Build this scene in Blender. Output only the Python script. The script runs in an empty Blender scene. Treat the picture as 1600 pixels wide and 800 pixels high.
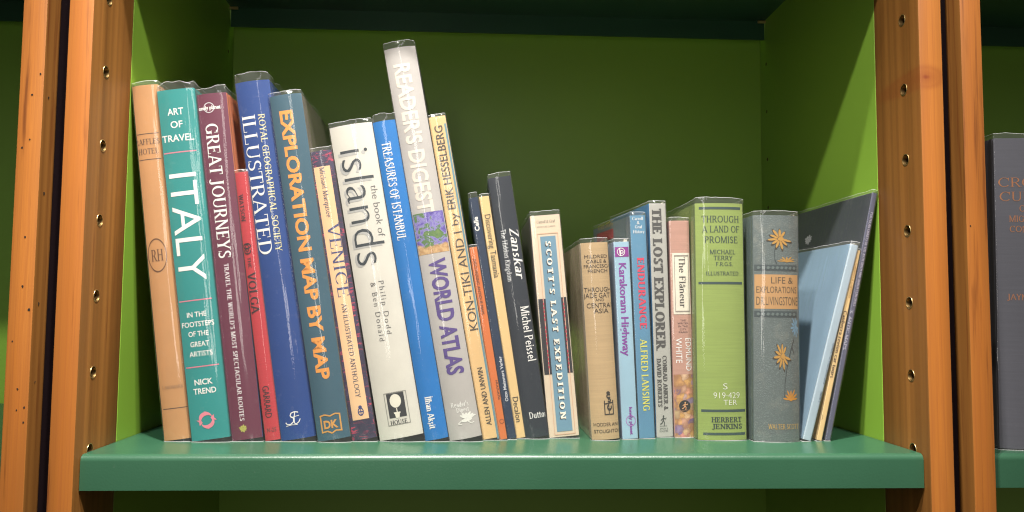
import bpy, bmesh, math, random
from mathutils import Vector, Matrix
random.seed(11)
C = bpy.context.scene.collection
scene = bpy.context.scene

# ------------------------------------------------------------------ camera
cam_data = bpy.data.cameras.new('camera')
cam = bpy.data.objects.new('camera', cam_data); C.objects.link(cam)
CR = Vector((0.99868440, -0.05068373, 0.00778706)); CU = Vector((-0.01122733, -0.06795068, 0.99762551)); CF = Vector((0.05003425, 0.99640045, 0.06843033))
mw = Matrix((CR, CU, -CF)).transposed().to_4x4(); mw.translation = Vector((-0.0369187, -0.6808853, 0.1220439))
cam.matrix_world = mw
cam_data.sensor_width = 36.0; cam_data.lens = 36.0 * 1249.54 / 1600.0
cam_data.clip_start = 0.01; cam_data.clip_end = 60
scene.camera = cam

# ------------------------------------------------------------------ room light
world = bpy.data.worlds.new('World'); scene.world = world; world.use_nodes = True
wn = world.node_tree; bg = wn.nodes['Background']
tc = wn.nodes.new('ShaderNodeTexCoord'); sx = wn.nodes.new('ShaderNodeSeparateXYZ'); wr = wn.nodes.new('ShaderNodeValToRGB')
mp = wn.nodes.new('ShaderNodeMapRange'); mp.inputs[1].default_value = -1; mp.inputs[2].default_value = 1
wn.links.new(tc.outputs['Generated'], sx.inputs[0]); wn.links.new(sx.outputs['Z'], mp.inputs[0]); wn.links.new(mp.outputs[0], wr.inputs[0])
wr.color_ramp.elements[0].position = 0.25; wr.color_ramp.elements[0].color = (0.22, 0.17, 0.13, 1)
wr.color_ramp.elements[1].position = 0.75; wr.color_ramp.elements[1].color = (0.85, 0.80, 0.72, 1)
wn.links.new(wr.outputs[0], bg.inputs['Color']); bg.inputs['Strength'].default_value = 0.27

def lamp(name, loc, target, watt, radius=0.028, cone=95, blend=0.5, col=(1.0, 0.955, 0.90)):
    d = bpy.data.lights.new(name, 'SPOT'); d.energy = watt; d.shadow_soft_size = radius
    d.spot_size = math.radians(cone); d.spot_blend = blend; d.color = col
    o = bpy.data.objects.new(name, d); C.objects.link(o); o.location = loc
    o.rotation_euler = (Vector(target) - Vector(loc)).to_track_quat('-Z', 'Y').to_euler()
lamp('track_spot', (0.40, -0.86, 1.41), (-0.08, 0.10, 0.15), 92)
lamp('track_spot', (-0.40, -0.86, 1.41), (0.08, 0.10, 0.15), 92)
lamp('track_spot', (-0.08, -0.45, 1.42), (-0.02, 0.07, 0.14), 195, 0.022, 39, 0.5)
# tall narrow area light added out of view: its reflection is the pale streak in the plastic films
wl = bpy.data.lights.new('streak_light', 'AREA'); wl.shape = 'RECTANGLE'; wl.size = 0.15; wl.size_y = 1.5; wl.energy = 4.4; wl.color = (1.0, 0.96, 0.90)
wo = bpy.data.objects.new('streak_light', wl); C.objects.link(wo); wo.location = (-0.30, -1.75, 0.75)
wo.rotation_euler = (math.radians(90), 0, math.radians(-9))

scene.view_settings.view_transform = 'Standard'; scene.view_settings.look = 'None'
scene.view_settings.exposure = 0.08; scene.view_settings.gamma = 1.0
scene.cycles.use_denoising = True
scene.cycles.pixel_filter_type = 'BLACKMAN_HARRIS'; scene.cycles.filter_width = 1.15
scene.cycles.transparent_max_bounces = 24
scene.cycles.max_bounces = 8
scene.cycles.sample_clamp_indirect = 4.0

# ------------------------------------------------------------------ helpers
def lin(c):
    r = []
    for v in c[:3]:
        v /= 255.0
        r.append(v / 12.92 if v <= 0.04045 else ((v + 0.055) / 1.055) ** 2.4)
    return (r[0], r[1], r[2], 1.0)

def link(name, verts, faces, mats, parent=None, smooth=None, mi=None):
    me = bpy.data.meshes.new(name); me.from_pydata(verts, [], faces); me.update()
    for m in (mats if isinstance(mats, (list, tuple)) else [mats]): me.materials.append(m)
    if mi: me.polygons.foreach_set('material_index', mi)
    if smooth is not None:
        me.polygons.foreach_set('use_smooth', [True] * len(me.polygons))
        me.set_sharp_from_angle(angle=math.radians(smooth))
    o = bpy.data.objects.new(name, me); C.objects.link(o)
    if parent: o.parent = parent
    return o

def link_bm(name, bm, mats, parent=None, smooth=None):
    bmesh.ops.recalc_face_normals(bm, faces=bm.faces)
    me = bpy.data.meshes.new(name); bm.to_mesh(me); bm.free()
    for m in (mats if isinstance(mats, (list, tuple)) else [mats]): me.materials.append(m)
    if smooth is not None:
        me.polygons.foreach_set('use_smooth', [True] * len(me.polygons))
        me.set_sharp_from_angle(angle=math.radians(smooth))
    o = bpy.data.objects.new(name, me); C.objects.link(o)
    if parent: o.parent = parent
    return o

def empty(name, loc, label=None, cat=None, group=None):
    o = bpy.data.objects.new(name, None); C.objects.link(o); o.location = loc; o.empty_display_size = 0.02
    if label: o['label'] = label; o['category'] = cat
    if group: o['group'] = group
    return o

def box_bm(x0, x1, y0, y1, z0, z1, bevel=0.0, seg=2):
    bm = bmesh.new()
    vs = [bm.verts.new((x, y, z)) for x in (x0, x1) for y in (y0, y1) for z in (z0, z1)]
    for f in ((0, 1, 3, 2), (4, 6, 7, 5), (0, 4, 5, 1), (2, 3, 7, 6), (0, 2, 6, 4), (1, 5, 7, 3)):
        bm.faces.new([vs[i] for i in f])
    if bevel: bmesh.ops.bevel(bm, geom=bm.edges[:], offset=bevel, segments=seg, profile=0.5, affect='EDGES')
    return bm

def extrude_profile(pts, axis, a, b):
    """closed outline pts (p, q) swept from a to b; axis 'x' -> (p, q) = (y, z); 'z' -> (p, q) = (x, y)"""
    n = len(pts)
    P = (lambda p, q, t: (t, p, q)) if axis == 'x' else (lambda p, q, t: (p, q, t))
    v = [P(p, q, a) for p, q in pts] + [P(p, q, b) for p, q in pts]
    f = [(i, (i + 1) % n, n + (i + 1) % n, n + i) for i in range(n)] + [tuple(range(n))[::-1], tuple(range(n, 2 * n))]
    return v, f

# ------------------------------------------------------------------ materials
class NT:
    def __init__(s, name):
        s.m = bpy.data.materials.new(name); s.m.use_nodes = True; s.t = s.m.node_tree
        s.b = s.t.nodes['Principled BSDF']; s.out = s.t.nodes['Material Output']
    def n(s, kind, **inp):
        nd = s.t.nodes.new('ShaderNode' + kind)
        for k, v in inp.items():
            if k in ('operation', 'blend_type', 'data_type', 'noise_dimensions', 'feature', 'wave_type', 'bands_direction', 'rings_direction', 'wave_profile', 'interpolation_type'): setattr(nd, k, v)
        return nd
    def l(s, a, b): s.t.links.new(a, b)
    def coord(s, scale=(1, 1, 1), loc=(0, 0, 0), rnd=0.0):
        t = s.n('TexCoord'); mpn = s.n('Mapping'); mpn.inputs['Scale'].default_value = scale; mpn.inputs['Location'].default_value = loc
        if rnd:
            oi = s.n('ObjectInfo'); mu = s.n('Math', operation='MULTIPLY'); mu.inputs[1].default_value = rnd
            s.l(oi.outputs['Random'], mu.inputs[0]); va = s.n('VectorMath', operation='ADD')
            s.l(t.outputs['Object'], va.inputs[0]); s.l(mu.outputs[0], va.inputs[1]); s.l(va.outputs[0], mpn.inputs[0])
        else: s.l(t.outputs['Object'], mpn.inputs[0])
        return mpn.outputs[0]
    def noise(s, vec, scale, detail=3, rough=0.5, dist=0.0):
        nd = s.n('TexNoise'); nd.inputs['Scale'].default_value = scale; nd.inputs['Detail'].default_value = detail
        nd.inputs['Roughness'].default_value = rough; nd.inputs['Distortion'].default_value = dist
        s.l(vec, nd.inputs['Vector']); return nd
    def ramp(s, fac, stops):
        r = s.n('ValToRGB'); e = r.color_ramp.elements
        e[0].position, e[0].color = stops[0]; e[1].position, e[1].color = stops[-1]
        for p, c in stops[1:-1]:
            x = e.new(p); x.color = c
        s.l(fac, r.inputs[0]); return r.outputs[0]
    def mix(s, fac, a, b, mode='MIX'):
        m = s.n('Mix', data_type='RGBA'); m.blend_type = mode
        for i, v in ((0, fac), (6, a), (7, b)):
            if hasattr(v, 'is_output') or hasattr(v, 'links'): s.l(v, m.inputs[i])
            else: m.inputs[i].default_value = v
        return m.outputs[2]
    def bump(s, h, strength, dist=0.001):
        b = s.n('Bump'); b.inputs['Strength'].default_value = strength; b.inputs['Distance'].default_value = dist
        s.l(h, b.inputs['Height']); s.l(b.outputs[0], s.b.inputs['Normal']); return b

def scaled(c, k): return (c[0] * k, c[1] * k, c[2] * k, 1)
_cache = {}

def ink(col, rough=0.5):
    k = ('ink', tuple(col))
    if k not in _cache:
        t = NT('printed_ink'); c = lin(col)
        n = t.noise(t.coord(), 900, 2)
        t.l(t.mix(n.outputs['Fac'], scaled(c, 0.88), scaled(c, 1.0)), t.b.inputs['Base Color'])
        t.b.inputs['Roughness'].default_value = rough
        _cache[k] = t.m
    return _cache[k]

def cover(col, kind='paper', pat=None, col2=None):
    k = ('cover', tuple(col), kind, pat, tuple(col2) if col2 else None)
    if k in _cache: return _cache[k]
    t = NT(kind + '_cover'); c = lin(col); k0 = 0.92
    v = t.coord(rnd=7.0)
    big = t.noise(v, 22, 4, 0.6); fine = t.noise(v, 420, 3, 0.6)
    base = t.mix(big.outputs['Fac'], scaled(c, 0.82 * k0), scaled(c, 1.08 * k0))
    if kind == 'cloth':
        w1 = t.n('TexWave', bands_direction='X'); w1.inputs['Scale'].default_value = 620; w1.inputs['Distortion'].default_value = 3; w1.inputs['Detail Scale'].default_value = 3
        w2 = t.n('TexWave', bands_direction='Z'); w2.inputs['Scale'].default_value = 700; w2.inputs['Distortion'].default_value = 4; w2.inputs['Detail Scale'].default_value = 2
        t.l(v, w1.inputs[0]); t.l(v, w2.inputs[0])
        mul = t.n('Math', operation='ADD'); t.l(w1.outputs['Fac'], mul.inputs[0]); t.l(w2.outputs['Fac'], mul.inputs[1])
        slub = t.noise(t.coord((25, 25, 700), rnd=3.0), 1.0, 3, 0.6)
        base = t.mix(t.ramp(slub.outputs['Fac'], [(0.35, (0, 0, 0, 1)), (0.75, (0.55, 0.55, 0.55, 1))]), base, scaled(c, 0.68))
        base = t.mix(t.ramp(mul.outputs[0], [(0.2, (0.15, 0.15, 0.15, 1)), (1.5, (0, 0, 0, 1))]), base, scaled(c, 0.75))
        t.bump(slub.outputs['Fac'], 0.16, 0.0002); t.b.inputs['Roughness'].default_value = 0.8
    elif kind == 'leather':
        vo = t.n('TexVoronoi', feature='DISTANCE_TO_EDGE'); vo.inputs['Scale'].default_value = 520
        dn = t.noise(v, 130, 3); av = t.n('VectorMath', operation='MULTIPLY_ADD'); av.inputs[1].default_value = (0.008, 0.008, 0.008)
        t.l(dn.outputs['Color'], av.inputs[0]); t.l(v, av.inputs[2]); t.l(av.outputs[0], vo.inputs['Vector'])
        base = t.mix(t.ramp(vo.outputs['Distance'], [(0.02, (0.6, 0.6, 0.6, 1)), (0.3, (0, 0, 0, 1))]), base, scaled(c, 0.5))
        wear = t.noise(v, 60, 5, 0.7)
        base = t.mix(t.ramp(wear.outputs['Fac'], [(0.52, (0, 0, 0, 1)), (0.75, (0.45, 0.45, 0.45, 1))]), base, lin((150, 150, 138)))
        t.bump(vo.outputs['Distance'], 0.7, 0.0006); t.b.inputs['Roughness'].default_value = 0.5
    else:
        scuff = t.noise(v, 90, 6, 0.75)
        base = t.mix(t.ramp(scuff.outputs['Fac'], [(0.58, (0, 0, 0, 1)), (0.85, (0.12, 0.12, 0.12, 1))]), base, lin((210, 205, 195)))
        t.b.inputs['Roughness'].default_value = 0.38 if kind == 'gloss' else 0.6
        t.bump(fine.outputs['Fac'], 0.08, 0.0003)
    if pat == 'venice':
        st = t.noise(t.coord((160, 160, 420), rnd=5.0), 1.0, 3, 0.6, 0.6)
        base = t.mix(t.ramp(st.outputs['Fac'], [(0.54, (0, 0, 0, 1)), (0.62, (0.9, 0.9, 0.9, 1))]), base, lin((196, 66, 94)))
        st2 = t.noise(t.coord((60, 60, 40), rnd=9.0), 1.0, 3)
        base = t.mix(t.ramp(st2.outputs['Fac'], [(0.45, (0, 0, 0, 1)), (0.55, (0.85, 0.85, 0.85, 1))]), base, lin((44, 40, 66)))
    elif pat == 'landscape':
        g = t.n('TexCoord'); s3 = t.n('SeparateXYZ'); t.l(g.outputs['Generated'], s3.inputs[0])
        nz = t.noise(t.coord(), 95, 6, 0.65, 0.6)
        base = t.ramp(nz.outputs['Fac'], [(0.32, lin((66, 50, 130))), (0.46, lin((112, 96, 176))), (0.53, lin((150, 140, 196))), (0.58, lin((84, 122, 66))), (0.75, lin((128, 150, 84)))])
        ad = t.n('Math', operation='MULTIPLY_ADD'); ad.inputs[1].default_value = 0.35; t.l(nz.outputs['Fac'], ad.inputs[0]); t.l(s3.outputs['Z'], ad.inputs[2])
        sand = t.ramp(t.noise(t.coord(), 260, 5, 0.7).outputs['Fac'], [(0.35, lin((172, 128, 84))), (0.65, lin((214, 180, 130)))])
        base = t.mix(t.ramp(ad.outputs[0], [(0.36, (1, 1, 1, 1)), (0.40, (0, 0, 0, 1))]), base, sand)
    elif pat == 'flowers':
        vo = t.n('TexVoronoi'); vo.inputs['Scale'].default_value = 150; dn = t.noise(t.coord(), 90, 4, 0.6)
        av = t.n('VectorMath', operation='MULTIPLY_ADD'); av.inputs[1].default_value = (0.016, 0.016, 0.016)
        t.l(dn.outputs['Color'], av.inputs[0]); t.l(t.coord(), av.inputs[2]); t.l(av.outputs[0], vo.inputs['Vector'])
        sp = t.n('SeparateXYZ'); t.l(vo.outputs['Color'], sp.inputs[0])
        base = t.ramp(sp.outputs['X'], [(0.05, lin((196, 146, 96))), (0.3, lin((226, 178, 104))), (0.5, lin((226, 150, 150))), (0.66, lin((188, 168, 120))), (0.8, lin((112, 100, 180))), (0.95, lin((232, 196, 150)))])
        base = t.mix(t.ramp(vo.outputs['Distance'], [(0.1, (0, 0, 0, 1)), (0.7, (0.7, 0.7, 0.7, 1))]), base, lin((140, 96, 72)))
    elif pat == 'twotone':
        g = t.n('TexCoord'); s3 = t.n('SeparateXYZ'); t.l(g.outputs['Generated'], s3.inputs[0])
        nz = t.noise(v, 30, 4); ad = t.n('Math', operation='MULTIPLY_ADD'); ad.inputs[1].default_value = 0.25; t.l(nz.outputs['Fac'], ad.inputs[0]); t.l(s3.outputs['Z'], ad.inputs[2])
        base = t.mix(t.ramp(ad.outputs[0], [(0.62, (1, 1, 1, 1)), (0.72, (0, 0, 0, 1))]), base, lin(col2))
    t.l(base, t.b.inputs['Base Color']); t.b.inputs['Specular IOR Level'].default_value = 0.3
    _cache[k] = t.m
    return t.m

def film_mat(edge=False):
    t = NT('film_edge' if edge else 'clear_film'); nt = t.t; nt.nodes.remove(t.b)
    tr = t.n('BsdfTransparent'); tr.inputs[0].default_value = (0.95, 0.955, 0.95, 1)
    gl = t.n('BsdfAnisotropic') if False else t.n('BsdfGlossy'); gl.inputs['Roughness'].default_value = 0.095; gl.inputs['Color'].default_value = (1, 1, 1, 1)
    df = t.n('BsdfDiffuse'); df.inputs[0].default_value = (0.85, 0.86, 0.85, 1)
    v = t.coord((150, 150, 7), rnd=4.0); n1 = t.noise(v, 1.0, 2, 0.45); n2 = t.noise(t.coord((1, 1, 0.45), rnd=2.0), 34, 2, 0.45)
    ad = t.n('Math', operation='ADD'); t.l(n1.outputs['Fac'], ad.inputs[0]); t.l(n2.outputs['Fac'], ad.inputs[1])
    bp = t.n('Bump'); bp.inputs['Strength'].default_value = 0.38; bp.inputs['Distance'].default_value = 0.0012
    t.l(ad.outputs[0], bp.inputs['Height']); t.l(bp.outputs[0], gl.inputs['Normal'])
    fr = t.n('Fresnel'); fr.inputs['IOR'].default_value = 1.5; t.l(bp.outputs[0], fr.inputs['Normal'])
    m1 = t.n('MixShader'); m2 = t.n('MixShader')
    m1.inputs[0].default_value = 0.50 if edge else 0.030
    t.l(tr.outputs[0], m1.inputs[1]); t.l(df.outputs[0], m1.inputs[2])
    cl = t.n('Math', operation='MINIMUM'); cl.inputs[1].default_value = 0.45; t.l(fr.outputs[0], cl.inputs[0])
    t.l(cl.outputs[0], m2.inputs[0]); t.l(m1.outputs[0], m2.inputs[1]); t.l(gl.outputs[0], m2.inputs[2])
    t.l(m2.outputs[0], t.out.inputs['Surface'])
    return t.m
FILM, FILM_EDGE = film_mat(), film_mat(True)

def wood_mat(name, seed, tint=1.0, knot=None, dark=0.64):
    t = NT(name); v = t.coord((1, 1, 1), (seed, seed * 0.7, seed * 0.3))
    st = t.n('Mapping'); st.inputs['Scale'].default_value = (60, 60, 2.2); t.l(v, st.inputs[0])
    vec = st.outputs[0]
    if knot:
        raw = t.n('TexCoord'); d = t.n('VectorMath', operation='SUBTRACT'); d.inputs[1].default_value = knot; t.l(raw.outputs['Object'], d.inputs[0])
        dm = t.n('VectorMath', operation='MULTIPLY'); dm.inputs[1].default_value = (46, 10, 74); t.l(d.outputs[0], dm.inputs[0])
        ln = t.n('VectorMath', operation='LENGTH'); t.l(dm.outputs[0], ln.inputs[0])
        kf = t.ramp(ln.outputs['Value'], [(0.0, (1, 1, 1, 1)), (0.45, (0.55, 0.55, 0.55, 1)), (1.0, (0, 0, 0, 1))])
    big = t.noise(vec, 0.55, 3, 0.55, 0.4)
    wv = t.n('TexWave', bands_direction='X', wave_profile='SAW'); wv.inputs['Scale'].default_value = 0.9; wv.inputs['Distortion'].default_value = 5.0
    wv.inputs['Detail'].default_value = 3; wv.inputs['Detail Scale'].default_value = 1.2; t.l(vec, wv.inputs[0])
    fib = t.noise(t.coord((900, 900, 18), (seed, 0, 0)), 1.0, 3, 0.6)
    base = t.ramp(big.outputs['Fac'], [(0.28, (0.25, 0.085, 0.014, 1)), (0.5, (0.40, 0.133, 0.021, 1)), (0.74, (0.54, 0.208, 0.038, 1))])
    base = t.mix(t.ramp(wv.outputs['Fac'], [(0.0, (0, 0, 0, 1)), (0.8, (0.08, 0.08, 0.08, 1)), (1.0, (0.28, 0.28, 0.28, 1))]), base, (0.24, 0.064, 0.014, 1))
    base = t.mix(t.ramp(fib.outputs['Fac'], [(0.35, (0.4, 0.4, 0.4, 1)), (0.6, (0, 0, 0, 1))]), base, (0.32, 0.10, 0.024, 1))
    qs = t.n('Mapping'); qs.inputs['Scale'].default_value = (9, 48, 1.1); t.l(v, qs.inputs[0])
    qn = t.noise(qs.outputs[0], 1.0, 4, 0.62, 0.5)
    qw = t.n('TexWave', bands_direction='Y'); qw.inputs['Scale'].default_value = 0.55; qw.inputs['Distortion'].default_value = 7.0; qw.inputs['Detail'].default_value = 3
    t.l(qs.outputs[0], qw.inputs[0])
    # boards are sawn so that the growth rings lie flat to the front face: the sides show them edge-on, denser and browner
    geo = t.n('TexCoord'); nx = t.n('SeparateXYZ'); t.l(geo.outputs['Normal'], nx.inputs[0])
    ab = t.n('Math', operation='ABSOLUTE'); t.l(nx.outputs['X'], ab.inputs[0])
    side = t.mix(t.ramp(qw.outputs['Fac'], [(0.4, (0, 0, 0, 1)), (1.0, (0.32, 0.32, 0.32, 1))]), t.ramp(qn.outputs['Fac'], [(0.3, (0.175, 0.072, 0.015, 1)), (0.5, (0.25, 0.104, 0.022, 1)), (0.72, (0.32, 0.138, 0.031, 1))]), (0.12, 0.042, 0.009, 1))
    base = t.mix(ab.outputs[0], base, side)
    streak = t.noise(t.coord((140, 140, 5), (seed * 2, 3, 0)), 1.0, 4, 0.65)
    base = t.mix(t.ramp(streak.outputs['Fac'], [(dark, (0, 0, 0, 1)), (dark + 0.13, (0.75, 0.75, 0.75, 1))]), base, (0.12, 0.030, 0.006, 1))
    if knot:
        rg = t.n('Math', operation='MULTIPLY_ADD'); rg.inputs[1].default_value = 9.0; t.l(ln.outputs['Value'], rg.inputs[0]); mu = t.n('Math', operation='MULTIPLY'); mu.inputs[1].default_value = 3.0; t.l(fib.outputs['Fac'], mu.inputs[0]); t.l(mu.outputs[0], rg.inputs[2])
        sn = t.n('Math', operation='SINE'); t.l(rg.outputs[0], sn.inputs[0])
        kk = t.mix(t.ramp(sn.outputs[0], [(0.0, (0.55, 0.55, 0.55, 1)), (1.0, (1, 1, 1, 1))]), (0, 0, 0, 1), kf)
        base = t.mix(kk, base, (0.20, 0.038, 0.008, 1))
    if tint != 1: base = t.mix(1.0, base, (tint, tint, tint, 1), 'MULTIPLY')
    t.l(base, t.b.inputs['Base Color']); t.b.inputs['Roughness'].default_value = 0.48; t.b.inputs['Specular IOR Level'].default_value = 0.35
    t.bump(fib.outputs['Fac'], 0.12, 0.0004)
    return t.m

def paint_mat(name, c, rough, bscale=900, bstr=0.15, var=0.12):
    t = NT(name); v = t.coord(rnd=1.0)
    a = t.noise(v, 9, 4, 0.6); b = t.noise(v, bscale, 2, 0.5); d = t.noise(v, 160, 5, 0.7)
    base = t.mix(a.outputs['Fac'], scaled(c, 1 - var), scaled(c, 1 + var))
    base = t.mix(t.ramp(d.outputs['Fac'], [(0.68, (0, 0, 0, 1)), (0.8, (0.10, 0.10, 0.10, 1))]), base, (0.5, 0.52, 0.45, 1))
    t.l(base, t.b.inputs['Base Color'])
    rr = t.n('MapRange'); rr.inputs[3].default_value = rough - 0.06; rr.inputs[4].default_value = rough + 0.08; t.l(a.outputs['Fac'], rr.inputs[0]); t.l(rr.outputs[0], t.b.inputs['Roughness'])
    t.bump(b.outputs['Fac'], bstr, 0.0006)
    return t.m
SHELF_PAINT = paint_mat('green_powder_coat', (0.025, 0.084, 0.045), 0.30, 520, 0.12)
PANEL_PAINT = paint_mat('leaf_green_paint', (0.200, 0.365, 0.040), 0.40, 700, 0.05, 0.05)

def metal_mat(name, c, rough):
    t = NT(name); n = t.noise(t.coord(), 500, 3)
    t.l(t.mix(n.outputs['Fac'], scaled(c, 0.75), scaled(c, 1.1)), t.b.inputs['Base Color'])
    t.b.inputs['Metallic'].default_value = 1; t.b.inputs['Roughness'].default_value = rough
    return t.m
BRASS = metal_mat('brass', (0.70, 0.52, 0.24), 0.38)
BRASS_CUP = metal_mat('shaded_brass', (0.22, 0.14, 0.055), 0.45)  # darker copy of the brass: shade inside the hollow cups put into the colour
BLACK = paint_mat('black_strip', (0.006, 0.003, 0.004), 0.85, 300, 0.1)
BLACK.node_tree.nodes['Principled BSDF'].inputs['Specular IOR Level'].default_value = 0.05
HOLE = paint_mat('dark_hole', (0.012, 0.006, 0.003), 0.9, 300, 0.1)
PEG = paint_mat('brown_peg_hole', (0.05, 0.014, 0.005), 0.6, 300, 0.1)

def page_mat():
    t = NT('page_edges'); n = t.noise(t.coord((1600, 6, 6), rnd=3.0), 1.0, 3, 0.6)
    t.l(t.ramp(n.outputs['Fac'], [(0.3, (0.42, 0.36, 0.26, 1)), (0.7, (0.74, 0.68, 0.54, 1))]), t.b.inputs['Base Color'])
    t.b.inputs['Roughness'].default_value = 0.9; t.bump(n.outputs['Fac'], 0.5, 0.0005)
    return t.m
PAGES = page_mat()

# ------------------------------------------------------------------ bookcases
PD, BACK, W = 0.0783, 0.392, 0.360
PITCH = 0.0655
def bushing(parent, sx, x, y, z):
    """brass cup set into a post's inner face; sx points out of the wood"""
    v, f = [], []
    prof = [(0.0, 0.0056), (0.00025, 0.0055), (0.00025, 0.0050), (-0.0006, 0.0047), (-0.0120, 0.0046), (-0.0121, 0.0)]
    n = 20
    for d, r in prof:
        for i in range(n):
            a = 2 * math.pi * i / n
            v.append((x + sx * (d + 0.0001), y + r * math.cos(a), z + r * math.sin(a)))
    for j in range(len(prof) - 1):
        for i in range(n):
            f.append((j * n + i, j * n + (i + 1) % n, (j + 1) * n + (i + 1) % n, (j + 1) * n + i))
    return link('brass_bushing', v, f, [BRASS, BRASS_CUP], parent, 40, [0] * (2 * n) + [1] * (3 * n))

def post(case, x0, x1, mat, sx=0, specks=()):
    bm = box_bm(x0, x1, 0, PD, -0.32, 0.78, 0.0011, 2)
    o = link_bm('wooden_post', bm, mat, case, 35)
    if sx:
        xf = x1 if sx > 0 else x0
        ct = bmesh.new()
        for k in range(-4, 12):
            bmesh.ops.create_cone(ct, cap_ends=True, segments=20, radius1=0.0050, radius2=0.0050, depth=0.022,
                                  matrix=Matrix.Translation((xf, 0.0268, PITCH * k + 0.0012)) @ Matrix.Rotation(math.pi / 2, 4, 'Y'))
        cm = bpy.data.meshes.new('cut'); ct.to_mesh(cm); ct.free(); co = bpy.data.objects.new('cut', cm); C.objects.link(co)
        md = o.modifiers.new('b', 'BOOLEAN'); md.operation = 'DIFFERENCE'; md.object = co; md.solver = 'EXACT'
        dg = bpy.context.evaluated_depsgraph_get(); nm = bpy.data.meshes.new_from_object(o.evaluated_get(dg))
        o.modifiers.clear(); o.data = nm; bpy.data.objects.remove(co)
        for k in range(-1, 8):
            if k == 0 and sx: pass
            bushing(o, sx, xf, 0.0268, PITCH * k + 0.0012)
    for (px, py, pz, r, ax) in specks:
        v = []; m = 9
        for i in range(m):
            a = 2 * math.pi * i / m; rr = 0.7 * r * (0.75 + 0.5 * random.random())
            p = (rr * math.cos(a), 1.25 * rr * math.sin(a))
            v.append((px + p[0], py, pz + p[1]) if ax == 'y' else (px, py + p[0], pz + p[1]))
        link('nail_hole', v, [tuple(range(m))], HOLE, o)
    return o

main_case = empty('bookcase', (0, 0.2, 0), 'middle bookcase of orange wood posts and leaf green panels holding the whole row of books', 'bookcase', 'timber and green bookcases side by side')
main_case.location = (0, 0, 0)
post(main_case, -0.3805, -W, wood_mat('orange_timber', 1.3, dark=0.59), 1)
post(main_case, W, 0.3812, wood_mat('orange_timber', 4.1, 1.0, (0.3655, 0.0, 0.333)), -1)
def side_panel(case, sx):
    bm = box_bm(min(sx * 0.3603, sx * 0.372), max(sx * 0.3603, sx * 0.372), PD + 0.0006, BACK - 0.0005, -0.32, 0.78, 0.0004, 1)
    o = link_bm('side_panel', bm, PANEL_PAINT, case, 35)
    for k in range(-1, 8):
        v = [(sx * 0.3600, 0.3684 + 0.0024 * math.cos(i * 0.5236), PITCH * k + 0.0012 + 0.0024 * math.sin(i * 0.5236)) for i in range(12)]
        link('peg_hole', v, [tuple(range(12))], PEG, o)
side_panel(main_case, -1); side_panel(main_case, 1)
link_bm('back_panel', box_bm(-0.372, 0.372, BACK, BACK + 0.008, -0.32, 0.78), PANEL_PAINT, main_case)

left_case = empty('bookcase', (-0.78, 0, 0), 'bookcase at the far left edge, only its holed wood post and green back showing', 'bookcase', 'timber and green bookcases side by side')
right_case = empty('bookcase', (0.78, 0, 0), 'bookcase at the far right edge holding the grey book with copper letters', 'bookcase', 'timber and green bookcases side by side')
def local(o, case):
    o.matrix_parent_inverse = Matrix.Translation(-case.location); return o
speck_l = [(-0.4135, -0.0003, z, r, 'y') for z, r in ((0.255, .0011), (0.094, .0008))] + \
    [(-0.4075, -0.0003, z, r, 'y') for z, r in ((0.300, .0013), (0.262, .0009), (0.180, .0010), (0.139, .0012), (0.055, .0010), (0.038, .0009))] + \
    [(-0.4015, -0.0003, z, r, 'y') for z, r in ((0.318, .0012), (0.120, .0014), (0.040, .0012), (0.028, .0010))] + \
    [(-0.3981, 0.008, z, r, 'x') for z, r in ((0.30, .0013), (0.218, .0018), (0.125, .0016), (0.06, .0012))]
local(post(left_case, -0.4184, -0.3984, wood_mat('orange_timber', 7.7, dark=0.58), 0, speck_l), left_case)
local(link_bm('back_panel', box_bm(-1.15, -0.4195, BACK, BACK + 0.008, -0.32, 0.78), PANEL_PAINT, left_case), left_case)
local(link_bm('side_panel', box_bm(-0.4184, -0.4070, PD + 0.0006, BACK - 0.0005, -0.32, 0.78), PANEL_PAINT, left_case), left_case)
local(link_bm('gap_strip', box_bm(-0.3980, -0.3809, 0.021, 0.060, -0.32, 0.78), BLACK, left_case), left_case)
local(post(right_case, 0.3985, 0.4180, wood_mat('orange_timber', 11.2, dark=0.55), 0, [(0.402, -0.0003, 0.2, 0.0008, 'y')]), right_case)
local(link_bm('back_panel', box_bm(0.4195, 1.15, BACK, BACK + 0.008, -0.32, 0.78), PANEL_PAINT, right_case), right_case)
local(link_bm('side_panel', box_bm(0.4070, 0.4180, PD + 0.0006, BACK - 0.0005, -0.32, 0.78), PANEL_PAINT, right_case), right_case)
local(link_bm('gap_strip', box_bm(0.3816, 0.3981, 0.021, 0.060, -0.32, 0.78), BLACK, right_case), right_case)

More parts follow.
